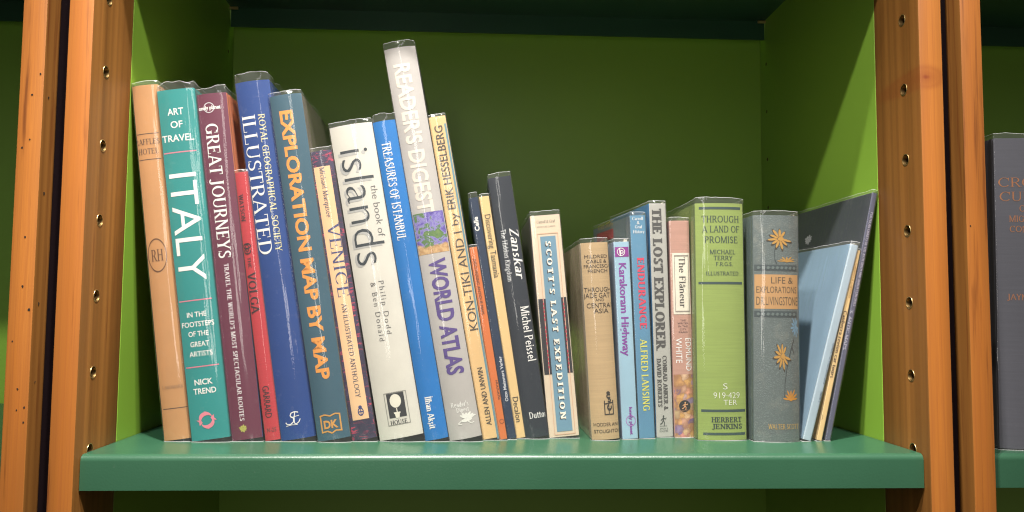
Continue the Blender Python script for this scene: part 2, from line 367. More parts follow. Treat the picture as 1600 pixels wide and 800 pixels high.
# ------------------------------------------------------------------ shelves (folded sheet metal trays on brass pins)
def shelf(x0, x1, z, label):
    root = empty('metal_shelf', ((x0 + x1) / 2, 0.19, z - 0.03), label, 'shelf', 'green metal shelves')
    ds, th, r = 0.0096, 0.0293, 0.0055
    pts = [(ds, -th)] + [(ds + r - r * math.cos(a), -r + r * math.sin(a)) for a in [math.radians(q) for q in range(0, 91, 10)]]
    pts += [(0.3745, 0), (0.3745, -th), (0.3722, -th), (0.3722, -0.0032), (ds + 0.006, -0.0032), (ds + 0.0026, -0.0066), (ds + 0.0026, -th)]
    v, f = extrude_profile([(p - 0.19, q + 0.03) for p, q in pts], 'x', x0 - (x0 + x1) / 2, x1 - (x0 + x1) / 2)
    link('shelf_tray', v, f, SHELF_PAINT, root, 30)
    for sx in (-1, 1):
        xe = (x1 if sx > 0 else x0)
        for y in (0.0268, 0.3684):
            v, f = [], []; n = 14
            for d in (-0.010, 0.0003):
                for i in range(n):
                    a = 2 * math.pi * i / n
                    v.append((xe + sx * d - (x0 + x1) / 2, y - 0.19 + 0.0021 * math.cos(a), 0.03 - 0.0056 + 0.0021 * math.sin(a)))
            f = [(i, (i + 1) % n, n + (i + 1) % n, n + i) for i in range(n)] + [tuple(range(n))]
            if y > 0.1: link('support_pin', v, f, BRASS, root, 40)
    return root
shelf(-0.3594, 0.3594, 0.0, 'green metal shelf with a rounded front edge under the row of books')
shelf(-0.3594, 0.3594, 8 * PITCH, 'dark green metal shelf overhead, above the tallest grey book')
shelf(-1.139, -0.4192, 0.0, 'green metal shelf barely visible low behind the far left post')
shelf(-1.139, -0.4192, 8 * PITCH, 'dark green metal shelf at the upper left corner, behind the far left post')
shelf(0.4190, 1.139, 0.0, 'green metal shelf at lower right under the grey book with copper letters')
shelf(0.4190, 1.139, 8 * PITCH, 'dark green metal shelf at the upper right corner, above the grey book')

# ------------------------------------------------------------------ lettering
def serif_glyph(ch, T, t, k, s):
    P = []
    def q(x0, y0, x1, y1): P.append([[(x0, y0), (x1, y0), (x1, y1), (x0, y1)]])
    def V(x, y0=0.0, y1=1.0, w=None, b='b', tp='b'):
        w = T if w is None else w; q(x - w / 2, y0, x + w / 2, y1)
        if b: q(x - w / 2 - (s if b in 'bl' else 0), y0, x + w / 2 + (s if b in 'br' else 0), y0 + k)
        if tp: q(x - w / 2 - (s if tp in 'bl' else 0), y1 - k, x + w / 2 + (s if tp in 'br' else 0), y1)
    def H(y, x0, x1, h=None):
        h = t if h is None else h; q(x0, y - h / 2, x1, y + h / 2)
    def L(x0, y0, x1, y1, w): P.append([[(x0 - w / 2, y0), (x0 + w / 2, y0), (x1 + w / 2, y1), (x1 - w / 2, y1)]])
    def S(x, y, up=False):
        w = s + T / 2; q(x - w, y - (k if up else 0), x + w, y + (0 if up else k))
    def A(cx, cy, rx, ry, a0, a1, Tx=None, Ty=None):
        Tx = T if Tx is None else Tx; Ty = t if Ty is None else Ty
        n = max(6, int(abs(a1 - a0) / 15)); g = []
        for i in range(n):
            c = []
            for a, o in ((a0 + (a1 - a0) * i / n, 0), (a0 + (a1 - a0) * (i + 1) / n, 0)):
                r = math.radians(a); c.append(((cx + rx * math.cos(r), cy + ry * math.sin(r)), (cx + max(rx - Tx, .01) * math.cos(r), cy + max(ry - Ty, .01) * math.sin(r))))
            g.append([c[0][0], c[1][0], c[1][1], c[0][1]])
        P.append(g)
    def dot(x, y, r): P.append([[(x + r * math.cos(i * .785), y + r * math.sin(i * .785)) for i in range(8)]])
    X = 0.66; th = t * 1.35; w = 0.6
    if ch == 'A': L(.07, 0, .37, 1, th); L(.37, 1, .70, 0, T); H(.32, .17, .57); S(.07, 0); S(.70, 0); w = .78
    elif ch in 'B': V(.15, b='l', tp='l'); H(1 - t / 2, .15, .36); H(.53, .15, .38); H(t / 2, .15, .38); A(.36, .765, .22, .235, -90, 90); A(.38, .265, .26, .265, -90, 90); w = .70
    elif ch == 'C': A(.42, .5, .38, .5, 45, 318); q(.66, .68, .66 + k * 1.3, .98); w = .76
    elif ch == 'D': V(.15, b='l', tp='l'); H(1 - t / 2, .15, .36); H(t / 2, .15, .36); A(.34, .5, .40, .5, -90, 90); w = .80
    elif ch in 'EF':
        V(.15, b='l' if ch == 'E' else 'b', tp='l'); H(1 - t / 2, .15, .56); H(.52, .15, .45); q(.56 - k, .76, .56, 1); q(.45 - k, .41, .45, .63)
        if ch == 'E': H(t / 2, .15, .59); q(.59 - k, 0, .59, .25)
        w = .66 if ch == 'E' else .62
    elif ch == 'G': A(.42, .5, .38, .5, 45, 318); q(.66, .68, .66 + k * 1.3, .98); V(.66, .05, .46, b=''); w = .82
    elif ch == 'H': V(.15); V(.63); H(.52, .15, .63); w = .78
    elif ch in 'Iİ':
        V(.16); w = .32
        if ch == 'İ': dot(.16, 1.15, .09)
    elif ch == 'J': V(.22, .08, 1, b=''); A(.09, .08, .13 + T / 2, .22, 200, 360); w = .38
    elif ch == 'K': V(.15); L(.2, .42, .58, 1, th); L(.34, .58, .63, 0, T); S(.64, 0); S(.57, 1, True); w = .74
    elif ch == 'L': V(.15, b='l'); H(t / 2, .15, .57); q(.57 - k, 0, .57, .27); w = .61
    elif ch == 'M': V(.12, w=th, tp='l'); L(.14, 1, .46, 0, T); L(.46, 0, .78, 1, th); V(.82, tp='r'); w = .96
    elif ch == 'N': V(.13, w=th, tp='l'); L(.13, 1, .63, 0, T); V(.65, w=th, b=''); w = .79
    elif ch == 'O' or ch == 'Q':
        A(.43, .5, .40, .5, 0, 360); w = .86
        if ch == 'Q': L(.72, -.18, .44, .14, T * .8)
    elif ch in 'PR':
        V(.15, tp='l'); H(1 - t / 2, .15, .37); H(.47, .15, .37); A(.36, .735, .25, .265, -90, 90); w = .64
        if ch == 'R': L(.64, 0, .36, .47, T); S(.66, 0); w = .74
    elif ch == 'S': A(.30, .74, .23, .26, 40, 270, T * .8, t * 1.7); A(.30, .265, .25, .265, -140, 90, T * .8, t * 1.7); q(.50, .72, .50 + k, .96); q(.05, .03, .05 + k, .28); w = .60
    elif ch == 'T': V(.33, tp=''); H(1 - t / 2, .03, .63); q(.03, .75, .03 + k, 1); q(.63 - k, .75, .63, 1); w = .66
    elif ch == 'U': V(.14, .3, 1, b=''); V(.62, .3, 1, w=th, b=''); A(.38 - T / 4 + th / 4, .3, .24 + T / 4 + th / 4, .3, 180, 360, (T + th) / 2); w = .76
    elif ch == 'V': L(.36, 0, .07, 1, T); L(.36, 0, .65, 1, th); S(.08, 1, True); S(.64, 1, True); w = .72
    elif ch == 'W': L(.30, 0, .07, 1, T); L(.30, 0, .52, 1, th); L(.74, 0, .52, 1, T); L(.74, 0, .97, 1, th); S(.08, 1, True); S(.95, 1, True); w = 1.03
    elif ch == 'X': L(.62, 0, .09, 1, T); L(.08, 0, .60, 1, th); S(.10, 0); S(.62, 0); S(.10, 1, True); S(.60, 1, True); w = .71
    elif ch == 'Y': V(.34, 0, .48, tp=''); L(.34, .45, .07, 1, T); L(.34, .45, .61, 1, th); S(.09, 1, True); S(.60, 1, True); w = .68
    elif ch == 'Z': H(1 - t / 2, .06, .57); H(t / 2, .05, .58); L(.12, 0, .50, 1, T); q(.06, .78, .06 + k, 1); q(.58 - k, 0, .58, .24); w = .63
    elif ch in 'aâ':
        A(.23, .19, .19, .2, 0, 360, T * .9); V(.41, 0, .48, b='r', tp=''); A(.24, .47, .17 + T / 2, .20, 0, 150); w = .53
        if ch == 'â': L(.15, .76, .26, .92, t * 1.4); L(.37, .76, .26, .92, t * 1.4)
    elif ch == 'b': V(.13, b='', tp='l'); A(.30, .33, .24, .34, 0, 360); w = .59
    elif ch == 'c': A(.29, .33, .25, .34, 45, 320); w = .50
    elif ch == 'd': A(.28, .33, .24, .34, 0, 360); V(.46, b='r', tp='l'); w = .62
    elif ch == 'e': A(.29, .33, .25, .34, 0, 318); H(.36, .09, .53); w = .56
    elif ch == 'f': V(.16, 0, .82, tp=''); A(.30, .82, .14 + T / 2, .19, 60, 180); H(.64, .02, .34); w = .36
    elif ch == 'g': A(.26, .43, .21, .24, 0, 360); A(.27, -.12, .25, .19, 0, 360); L(.14, .05, .17, .22, t * 1.5); w = .55
    elif ch in 'hn': V(.12, 0, 1 if ch == 'h' else X, tp='l'); V(.46, 0, .42, tp=''); A(.30 - T / 4, .42, .16 + T * .75, .25, 0, 150); w = .60
    elif ch in 'ij':
        V(.13, 0 if ch == 'i' else -.25, X, tp='l'); dot(.13, .87, .085); w = .27
    elif ch == 'ı': V(.13, 0, X, tp='l'); w = .27
    elif ch == 'k': V(.12, tp='l'); L(.16, .28, .43, X, th); L(.52, 0, .27, .40, T); S(.52, 0); S(.44, X, True); w = .58
    elif ch == 'l': V(.13, tp='l'); w = .27
    elif ch == 'm': V(.12, 0, X, tp='l'); V(.43, 0, .42, tp=''); V(.74, 0, .42, tp=''); A(.28, .42, .15 + T / 2, .25, 0, 150); A(.59, .42, .15 + T / 2, .25, 0, 150); w = .88
    elif ch == 'o': A(.29, .33, .25, .34, 0, 360); w = .58
    elif ch == 'p': V(.13, -.3, X, tp='l'); A(.30, .33, .24, .34, 0, 360); w = .59
    elif ch == 'q': A(.28, .33, .24, .34, 0, 360); V(.46, -.3, X, tp=''); w = .60
    elif ch == 'r': V(.12, 0, X, tp='l'); A(.30, .42, .19, .25, 40, 150); w = .42
    elif ch in 'sş':
        A(.20, .49, .16, .18, 30, 270, T * .75, t * 1.6); A(.20, .175, .17, .185, -150, 90, T * .75, t * 1.6); w = .42
        if ch == 'ş': L(.18, -.2, .22, 0, T * .6)
    elif ch == 't': V(.16, .12, .86, b='', tp=''); H(.64, .02, .34); A(.30, .14, .14 + T / 2, .15, 180, 310); w = .38
    elif ch == 'u': V(.12, .2, X, b='', tp='l'); V(.45, 0, X, b='r', tp='l'); A(.28, .22, .16 + T / 2, .23, 180, 350); w = .60
    elif ch in 'vy': L(.26, 0, .06, X, T); L(.26 if ch == 'v' else .14, 0 if ch == 'v' else -.3, .46, X, th); S(.08, X, True); S(.45, X, True); w = .52
    elif ch == 'w': L(.22, 0, .06, X, T); L(.22, 0, .40, X, th); L(.57, 0, .40, X, T); L(.57, 0, .72, X, th); S(.07, X, True); S(.71, X, True); w = .78
    elif ch == 'x': L(.44, 0, .07, X, T); L(.06, 0, .44, X, th); S(.08, 0); S(.44, 0); w = .5
    elif ch == 'z': H(X - t / 2, .05, .42); H(t / 2, .05, .43); L(.10, 0, .38, X, T); w = .47
    elif ch == '&': A(.33, .75, .19, .25, 0, 360, T * .8); A(.30, .26, .27, .27, 60, 360, T); L(.70, 0, .22, .68, T); w = .78
    elif ch == "'": L(.08, .70, .10, 1, T * .8); w = .2
    elif ch in '.:':
        dot(.1, .08, .08); w = .22
        if ch == ':': dot(.1, .55, .08)
    elif ch == '-': H(.36, .05, .33, t * 1.6); w = .38
    else: w = .30
    return P, w

FONT_STYLE = {'serif': dict(T=.15, t=.055, k=.035, s=.065), 'slab': dict(T=.22, t=.12, k=.12, s=.07)}
def text_geometry(body, font, o):
    """-> verts (x, y, layer), faces; cap height 1, baseline 0"""
    V, F = [], []
    if font == 'sans':
        cu = bpy.data.curves.new('type', 'FONT'); cu.body = body; cu.size = 1.0; cu.offset = o.get('wt', 0.0); cu.resolution_u = 3
        cu.space_character = o.get('sp', 1.0)
        ob = bpy.data.objects.new('type', cu); C.objects.link(ob)
        dg = bpy.context.evaluated_depsgraph_get(); dg.update()
        me = bpy.data.meshes.new_from_object(ob.evaluated_get(dg))
        of = o.get('wt', 0.0); cap = 0.682 + 2 * of
        V = [(v.co.x / cap, (v.co.y + of) / cap, 0) for v in me.vertices]; F = [tuple(p.vertices) for p in me.polygons]
        bpy.data.objects.remove(ob); bpy.data.curves.remove(cu); bpy.data.meshes.remove(me)
    else:
        st = dict(FONT_STYLE[font]); st.update({a: o[a] for a in ('T', 't', 'k', 's') if a in o})
        x = 0.0
        for ch in body:
            P, w = serif_glyph(ch, st['T'], st['t'], st['k'], st['s'])
            for li, strokes in enumerate(P):
                for poly in strokes:
                    b = len(V); V += [(x + px, py, li % 6) for px, py in poly]; F.append(tuple(range(b, b + len(poly))))
            x += w + st['s'] * 0.4 + o.get('track', 0)
    sl = o.get('slant', 0)
    if sl: V = [(x + y * sl, y, l) for x, y, l in V]
    return V, F

class Surf:
    """the spine of one book: maps (u across, v up, lift) to book space"""
    def __init__(s, w, bulge, flat): s.w, s.b, s.p = w, bulge, (7.0 if flat else 2.3)
    def y(s, u):
        a = min(1.0, abs(2 * u / s.w - 1)); return -s.b * (1 - a ** s.p)
    def at(s, u, v, lift):
        u = min(max(u, 0.0006), s.w - 0.0006)
        e = 1e-4; d = (s.y(min(u + e, s.w)) - s.y(max(u - e, 0))) / (2 * e); n = Vector((d, -1.0)).normalized()
        return (u + n.x * lift, s.y(u) + n.y * lift, v)

def emit(name, V, F, surf, mat, parent, lift):
    bm = bmesh.new(); vs = [bm.verts.new((x, l * 1.5e-5, y)) for x, y, l in V]
    for f in F:
        try: bm.faces.new([vs[i] for i in f])
        except ValueError: pass
    if surf.b > 0.0004:
        n = 14
        for i in range(1, n):
            bmesh.ops.bisect_plane(bm, geom=bm.verts[:] + bm.edges[:] + bm.faces[:], plane_co=(surf.w * i / n, 0, 0), plane_no=(1, 0, 0))
    for v in bm.verts:
        v.co = surf.at(v.co.x, v.co.z, lift + v.co.y)
    me = bpy.data.meshes.new(name); bm.to_mesh(me); bm.free(); me.materials.append(mat)
    o = bpy.data.objects.new(name, me); C.objects.link(o); o.parent = parent
    return o

def place(V, d, cu, cv, length, h):
    xs = [p[0] for p in V]; x0, x1 = min(xs), max(xs); sx = length / max(1e-6, x1 - x0); R = []
    for x, y, l in V:
        a = (x - (x0 + x1) / 2) * sx; b = (y - 0.5) * h
        if d == 'H': R.append((cu + a, cv + b, l))
        elif d == 'D': R.append((cu + b, cv - a, l))
        else: R.append((cu - b, cv + a, l))
    return R

# emblems: polygons in a unit box -0.5 .. 0.5
def ring(cx, cy, rx, ry, t, n=28, a0=0, a1=360):
    R = []
    for i in range(n):
        p = []
        for a in (a0 + (a1 - a0) * i / n, a0 + (a1 - a0) * (i + 1) / n):
            r = math.radians(a); p.append((cx + rx * math.cos(r), cy + ry * math.sin(r), cx + (rx - t) * math.cos(r), cy + (ry - t) * math.sin(r)))
        R.append([p[0][:2], p[1][:2], p[1][2:], p[0][2:]])
    return R
def ell(cx, cy, rx, ry, n=16, rot=0.0):
    c, s = math.cos(rot), math.sin(rot)
    return [[(cx + rx * math.cos(a) * c - ry * math.sin(a) * s, cy + rx * math.cos(a) * s + ry * math.sin(a) * c) for a in [2 * math.pi * i / n for i in range(n)]]]
def bar(x0, y0, x1, y1, w):
    dx, dy = x1 - x0, y1 - y0; L = math.hypot(dx, dy); nx, ny = -dy / L * w / 2, dx / L * w / 2
    return [[(x0 + nx, y0 + ny), (x0 - nx, y0 - ny), (x1 - nx, y1 - ny), (x1 + nx, y1 + ny)]]
def line(pts, w):
    R = []
    for a, b in zip(pts, pts[1:]): R += bar(a[0], a[1], b[0], b[1], w)
    return R
def frame(w, hgt=None):
    wy = w if hgt is None else hgt
    return [[(-.5, -.5), (.5, -.5), (.5, -.5 + wy), (-.5, -.5 + wy)], [(-.5, .5 - wy), (.5, .5 - wy), (.5, .5), (-.5, .5)],
            [(-.5, -.5 + wy), (-.5 + w, -.5 + wy), (-.5 + w, .5 - wy), (-.5, .5 - wy)], [(.5 - w, -.5 + wy), (.5, -.5 + wy), (.5, .5 - wy), (.5 - w, .5 - wy)]]
def petals(n, a0, a1, r0, r1, wd, cx=0, cy=0):
    R = []
    for i in range(n):
        a = math.radians(a0 + (a1 - a0) * i / max(1, n - 1)); m = (r0 + r1) / 2; k = 0.85 + 0.3 * ((i * 7) % 5) / 5
        R += ell(cx + m * k * math.cos(a), cy + m * k * math.sin(a), (r1 - r0) / 2 * k, wd, 10, a)
    return R
def serif_at(s, x, y, h, wd):
    V, F = text_geometry(s, 'serif', {}); x1 = max(p[0] for p in V)
    return [[(x + (V[i][0] / x1 - .5) * wd, y + (V[i][1] - .5) * h) for i in f] for f in F]
def emblem(k, w, h):
    if k == 'oval_rh': return ring(0, 0, .5, .5, .035, 32) + serif_at('RH', 0, 0, .34, .62)
    if k == 'ring': return ring(0, 0, .5, .5, .07)
    if k == 'disc': return ell(0, 0, .5, .5, 28)
    if k == 'dolphins':
        R = []
        for s in (1, -1):
            up = []; lo = []
            for i in range(13):
                a = math.radians(200 - 175 * i / 12); f = math.sin(math.pi * min(1, (i + 0.6) / 12.6)); r = .33
                up.append((s * (r + .13 * f) * math.cos(a), s * (.03 + (r + .13 * f) * math.sin(a))))
                lo.append((s * (r - .09 * f) * math.cos(a), s * (.03 + (r - .09 * f) * math.sin(a))))
            R += [[up[i], up[i + 1], lo[i + 1], lo[i]] for i in range(12)]
            R += [[(s * -.30, s * .02), (s * -.54, s * .04), (s * -.40, s * -.10), (s * -.40, s * -.30), (s * -.22, s * -.12)], [(s * -.02, s * .42), (s * -.12, s * .52), (s * .1, s * .46)]]
        return R
    if k == 'flower': return petals(9, 0, 320, .12, .48, .10) + ell(0, 0, .12, .12) + bar(0, 0, .05, -.5, .05)
    if k == 'swirl': return ring(0, .2, .42, .22, .10) + ring(0, -.18, .36, .24, .10, 20, 60, 380) + ring(.0, .05, .2, .3, .08)
    if k == 'script': return line([(.42, .42), (.2, .5), (-.05, .42), (-.12, .22), (.08, .05), (.06, -.2), (-.15, -.36), (-.38, -.34), (-.46, -.2)], .07) + line([(.22, .5), (.12, .1), (.1, -.3), (.22, -.38), (.4, -.25), (.5, -.05)], .06) + line([(-.1, .1), (.2, .16), (.46, .2)], .045) + line([(-.46, -.46), (-.1, -.4), (.3, -.44)], .04)
    if k == 'openbook': return frame(.07)[2:] + line([(-.5, .42), (-.25, .47), (0, .38), (.25, .47), (.5, .42)], .07) + line([(-.5, -.4), (-.2, -.36), (0, -.48), (.2, -.36), (.5, -.4)], .07)
    if k == 'crest': return ring(0, -.1, .42, .38, .12) + ell(0, .32, .25, .16) + bar(-.3, -.1, .3, -.1, .1) + bar(0, -.4, 0, .3, .1)
    if k == 'frame': return frame(.02 * 40 / max(w * 1640, 1) if w * 1640 < 30 else .03, .0035 if h > .15 else .022)
    if k == 'topiary_ground': return [[(-.5, -.5), (.5, -.5), (.5, .5), (-.5, .5)]]
    if k == 'topiary': return ell(0, .2, .40, .28, 18) + bar(0, -.1, .02, -.34, .07) + [[(-.24, -.26), (.24, -.26), (.22, -.32), (-.22, -.32)], [(-.18, -.32), (.18, -.32), (.12, -.5), (-.12, -.5)]]
    if k == 'wing': return petals(6, 20, 130, .05, .52, .07, -.05, -.1) + ell(-.05, -.2, .28, .14, 14, .2) + bar(.1, -.15, .3, .05, .1) + ell(.33, .08, .1, .06) + line([(-.3, -.2), (-.48, -.42), (-.3, -.5)], .06) + line([(.0, -.3), (.15, -.5), (.3, -.42)], .06)
    if k == 'bracket': return bar(-.42, -.5, -.42, .12, .1) + bar(.42, -.5, .42, .12, .1) + bar(-.42, -.03, .42, .02, .05) + bar(-.42, -.48, .42, -.48, .045) + ring(.05, -.18, .24, .15, .10, 20, 90, 400) + ring(.02, .3, .22, .12, .09, 20, 30, 330) + ring(.0, .44, .18, .07, .08) + ring(.06, .12, .18, .10, .08, 20, 200, 500) + bar(0, -.1, 0, -.45, .08)
    if k == 'lp': return ring(0, 0, .5, .47, .08) + bar(-.14, .42, -.14, -.2, .12) + ring(.1, -.02, .22, .2, .1) + bar(-.08, .15, -.08, -.5, .1)
    if k == 'runner': return ell(.06, .40, .11, .09) + line([(.05, .3), (-.02, .02)], .16) + line([(-.02, .02), (.16, -.16), (.1, -.46)], .10) + line([(-.02, .02), (-.16, -.22), (-.42, -.32)], .10) + line([(.05, .24), (.3, .12), (.42, .26)], .08) + line([(.05, .24), (-.2, .12), (-.32, .0)], .08) + bar(-.5, -.49, .5, -.49, .035)
    if k == 'dashes':
        n = 19; return [[(-.5, -.5 + (i + .15) / n), (.5, -.5 + (i + .15) / n), (.5, -.5 + (i + .8) / n), (-.5, -.5 + (i + .8) / n)] for i in range(n)]
    if k == 'daisy': return petals(10, 60, 345, .10, .52, .058) + ell(.04, .0, .13, .11)
    if k == 'halfdaisy': return petals(7, 8, 172, .10, .62, .060, 0, -.42) + ell(0, -.40, .14, .10)
    if k == 'stem': return line([(.1, .5), (-.2, .1), (-.1, -.3), (.3, -.5)], .12)
    if k == 'longstem': return line([(.5, .5), (.2, .3), (-.1, .05), (-.3, -.25), (-.35, -.5)], .05) + line([(.3, .38), (.5, .25)], .04) + line([(-.1, .05), (-.4, .18)], .04)
    if k == 'zigzag':
        R = []
        for i in range(9):
            c = -.44 + .11 * i; R += ell(c, 0, .035, .42, 8) + bar(c, .4, c + .11, -.4, .012)
        return R
    return []

# ------------------------------------------------------------------ books
def outline_strip(us, ys, w, x, y0):
    pass

def wave_fn():
    ph = [(random.uniform(0, 6.28), random.uniform(0.6, 1.4)) for _ in range(6)]
    def f(a, b):
        s = 0
        for i, (p, g) in enumerate(ph):
            s += math.sin(a * (90 + 130 * i) * g + p + b * (30 + 25 * i)) / (1 + 0.7 * i)
        return s / 2.6
    return f

def build_book(kind, label, loc, lean, w, h, o, decals):
    root = empty(kind, loc, label, 'booklet' if kind == 'booklet' else 'book', 'books standing on the green shelves')
    th = math.radians(lean); root.rotation_euler = (0, th, math.radians(o.get('yaw', 0)))
    soft = kind != 'hardback_book'
    D, col, mk = o['depth'], o['col'], o['mat']; bt = 0.0008 if soft else 0.0024
    bt = min(bt, w * 0.22)
    surf = Surf(w, o['bulge'], soft or o['bulge'] < 0.0011)
    spm = cover(col, mk, o.get('pat'))
    def darker(c, k): return tuple(int(x * k) for x in c)
    cl = o.get('colL', darker(col, 0.93)); crr = o.get('colR', darker(col, 0.93))
    # spine shell
    n = 26; us = [w * (0.5 - 0.5 * math.cos(math.pi * i / n)) for i in range(n + 1)]
    outer = [(u, surf.y(u)) for u in us]; ti = min(0.0016, w * 0.2)
    inner = [(ti + (w - 2 * ti) * i / 6, 0.0020) for i in range(7)]
    v, f = extrude_profile(outer + inner[::-1], 'z', 0.0, h)
    link('spine', v, f, spm, root, 35)
    # boards
    gro = 0.0 if soft else 0.0007
    def board(x, sgn, name, c, c2=None):
        xo = x; pts = [(x, 0.0023), (x, 0.0055), (x - sgn * gro, 0.0075), (x, 0.0098), (x, D), (x - sgn * bt, D), (x - sgn * bt, 0.0023)]
        v, f = extrude_profile(pts, 'z', 0.0, h)
        return link(name, v, f, cover(c, 'gloss' if (mk != 'cloth' and mk != 'leather') else mk, 'twotone' if c2 else o.get('pat'), c2), root, 20)
    board(0.0, -1, 'back_cover', cl); board(w, 1, 'front_cover', crr, o.get('colR2'))
    iv = 0.0004 if soft else 0.003; ih = 0.0004 if soft else 0.004
    link_bm('page_block', box_bm(bt + 0.0001, w - bt - 0.0001, 0.003, D - ih, iv, h - iv), PAGES, root)
    # lettering and marks
    for d in decals:
        if d[0] == 'T':
            _, nm, body, font, dr, cu, cv, L, hh, c, oo = d
            if 'sx' in oo: pass
            V, F = text_geometry(body, font, oo)
            emit(nm, place(V, dr, cu, cv, L, hh), F, surf, ink(c), root, 0.00022 + oo.get('lift', 0))
        elif d[0] in 'RE' :
            _, nm, em, cu, cv, ww, hh, c, oo = d
            if d[0] == 'R':
                a, b = cu - ww / 2, cu + ww / 2; a = max(a, 0.0002); b = min(b, w - 0.0002); k = 16
                V = []; F = []
                for i in range(k + 1):
                    x = a + (b - a) * i / k; V += [(x, cv - hh / 2, 0), (x, cv + hh / 2, 0)]
                F = [(2 * i, 2 * i + 2, 2 * i + 3, 2 * i + 1) for i in range(k)]
                m = cover(c, 'paper', oo.get('pat')) if (hh > 0.005) else ink(c)
                emit(nm, V, F, surf, m, root, 0.00012 + oo.get('lift', 0))
            else:
                V, F = [], []
                for i, pl in enumerate(emblem(em, ww, hh)):
                    b = len(V); V += [(cu + x * ww, cv + y * hh, i % 6) for x, y in pl]; F.append(tuple(range(b, b + len(pl))))
                emit(nm, V, F, surf, ink(c, 0.35), root, 0.0002 + oo.get('lift', 0))
        else:                                               # on the left-facing cover
            _, nm, body, font, cy, cv, ww, hh, c, oo = d
            V, F = [], []
            if d[0] == 'LT':
                V, F = text_geometry(body, font, {}); V = place(V, 'H', 0, 0, ww, hh)
            elif d[0] == 'LE':
                for i, pl in enumerate(emblem(body, ww, hh)):
                    b = len(V); V += [(x * ww, y * hh, i % 6) for x, y in pl]; F.append(tuple(range(b, b + len(pl))))
            else: V = [(-ww / 2, -hh / 2, 0), (ww / 2, -hh / 2, 0), (ww / 2, hh / 2, 0), (-ww / 2, hh / 2, 0)]; F = [(0, 1, 2, 3)]
            link(nm, [(-0.0002 - l * 1.5e-5, cy - x, cv + y) for x, y, l in V], F, ink(c), root)
    # clear protective film
    wf = wave_fn(); g = 0.0009; ex = o['film'] * 1.15 + 0.0006; wav = o.get('wav', 0.5) * 1.25 + 0.1
    path = [(-g, D - 0.002 - (D - 0.004) * (i / 14) ** 0.8, -1, 0) for i in range(14)]
    m = 18
    for i in range(m + 1):
        u = w * (0.5 - 0.5 * math.cos(math.pi * i / m)); e = 1e-4
        dd = (surf.y(min(u + e, w)) - surf.y(max(u - e, 0))) / (2 * e) if 0 < i < m else (-2.5 if i == 0 else 2.5)
        nv = Vector((dd, -1)).normalized(); path.append((u + nv.x * g, surf.y(u) + nv.y * g, nv.x, nv.y))
    path += [(w + g, D - 0.002 - (D - 0.004) * ((13 - i) / 14) ** 0.8, 1, 0) for i in range(14)]
    bot = [max(-0.009, (min(max(p[0], 0), w) * math.tan(th) if th < 0 else (min(max(p[0], 0), w) - w) * math.tan(th))) - 0.0004 for p in path]
    tops = [h + ex * (0.84 + 0.19 * wav * wf(p[0] * 0.6 + p[1] * 0.5, 0) + 0.10 * wf(p[0] * 2.2, 7.7) + (0.06 * math.sin(math.pi * min(1, max(0, p[0] / w))) if p[1] < 0.003 else -0.10 * wav)) for p in path]
    rows = [0.0, 0.0016] + [0.006 + i * 0.012 for i in range(int((h - 0.012) / 0.012))] + [h - 0.004, h]
    top_fr = (0.2, 0.4, 0.6, 0.8, 1.0); V = []; NB = 2
    nr = NB + len(rows) + len(top_fr) + 1
    for j, p in enumerate(path):
        front = p[1] < 0.003; hgt = tops[j] - h
        zs = [bot[j], min(bot[j] + 0.0005, -0.0001)] + rows + [h + (hgt - 0.0003) * q for q in top_fr] + [tops[j] - 0.0003, tops[j]]
        zs = zs[:NB + len(rows) + len(top_fr)] + [tops[j]]
        for i, z in enumerate(zs):
            amp = 0.00032 if front else 0.00022
            dsp = max(-0.0005, amp * wf(p[0] * 1.2 + p[1], z * 0.55))
            if z >= h:
                q = (z - h) / max(hgt, 1e-4)
                dsp = -0.0008 * q * (1.0 + wav * wf(p[0] * 0.9 + p[1] * 0.6, 3.1)) * min(1, hgt / 0.003) + 0.0011 * wav * q * wf(p[0] * 3.3 + p[1] * 2.1, z * 4.0)
            if i < NB: dsp *= 0.4
            V.append((p[0] + p[2] * dsp, p[1] + p[3] * dsp, z))
    F, MI = [], []
    for j in range(len(path) - 1):
        for i in range(nr - 1):
            F.append((j * nr + i, (j + 1) * nr + i, (j + 1) * nr + i + 1, j * nr + i + 1)); MI.append(1 if (i == nr - 2 or i == 0) else 0)
    link('plastic_sleeve', V, F, [FILM, FILM_EDGE], root, 60, MI)
    return root

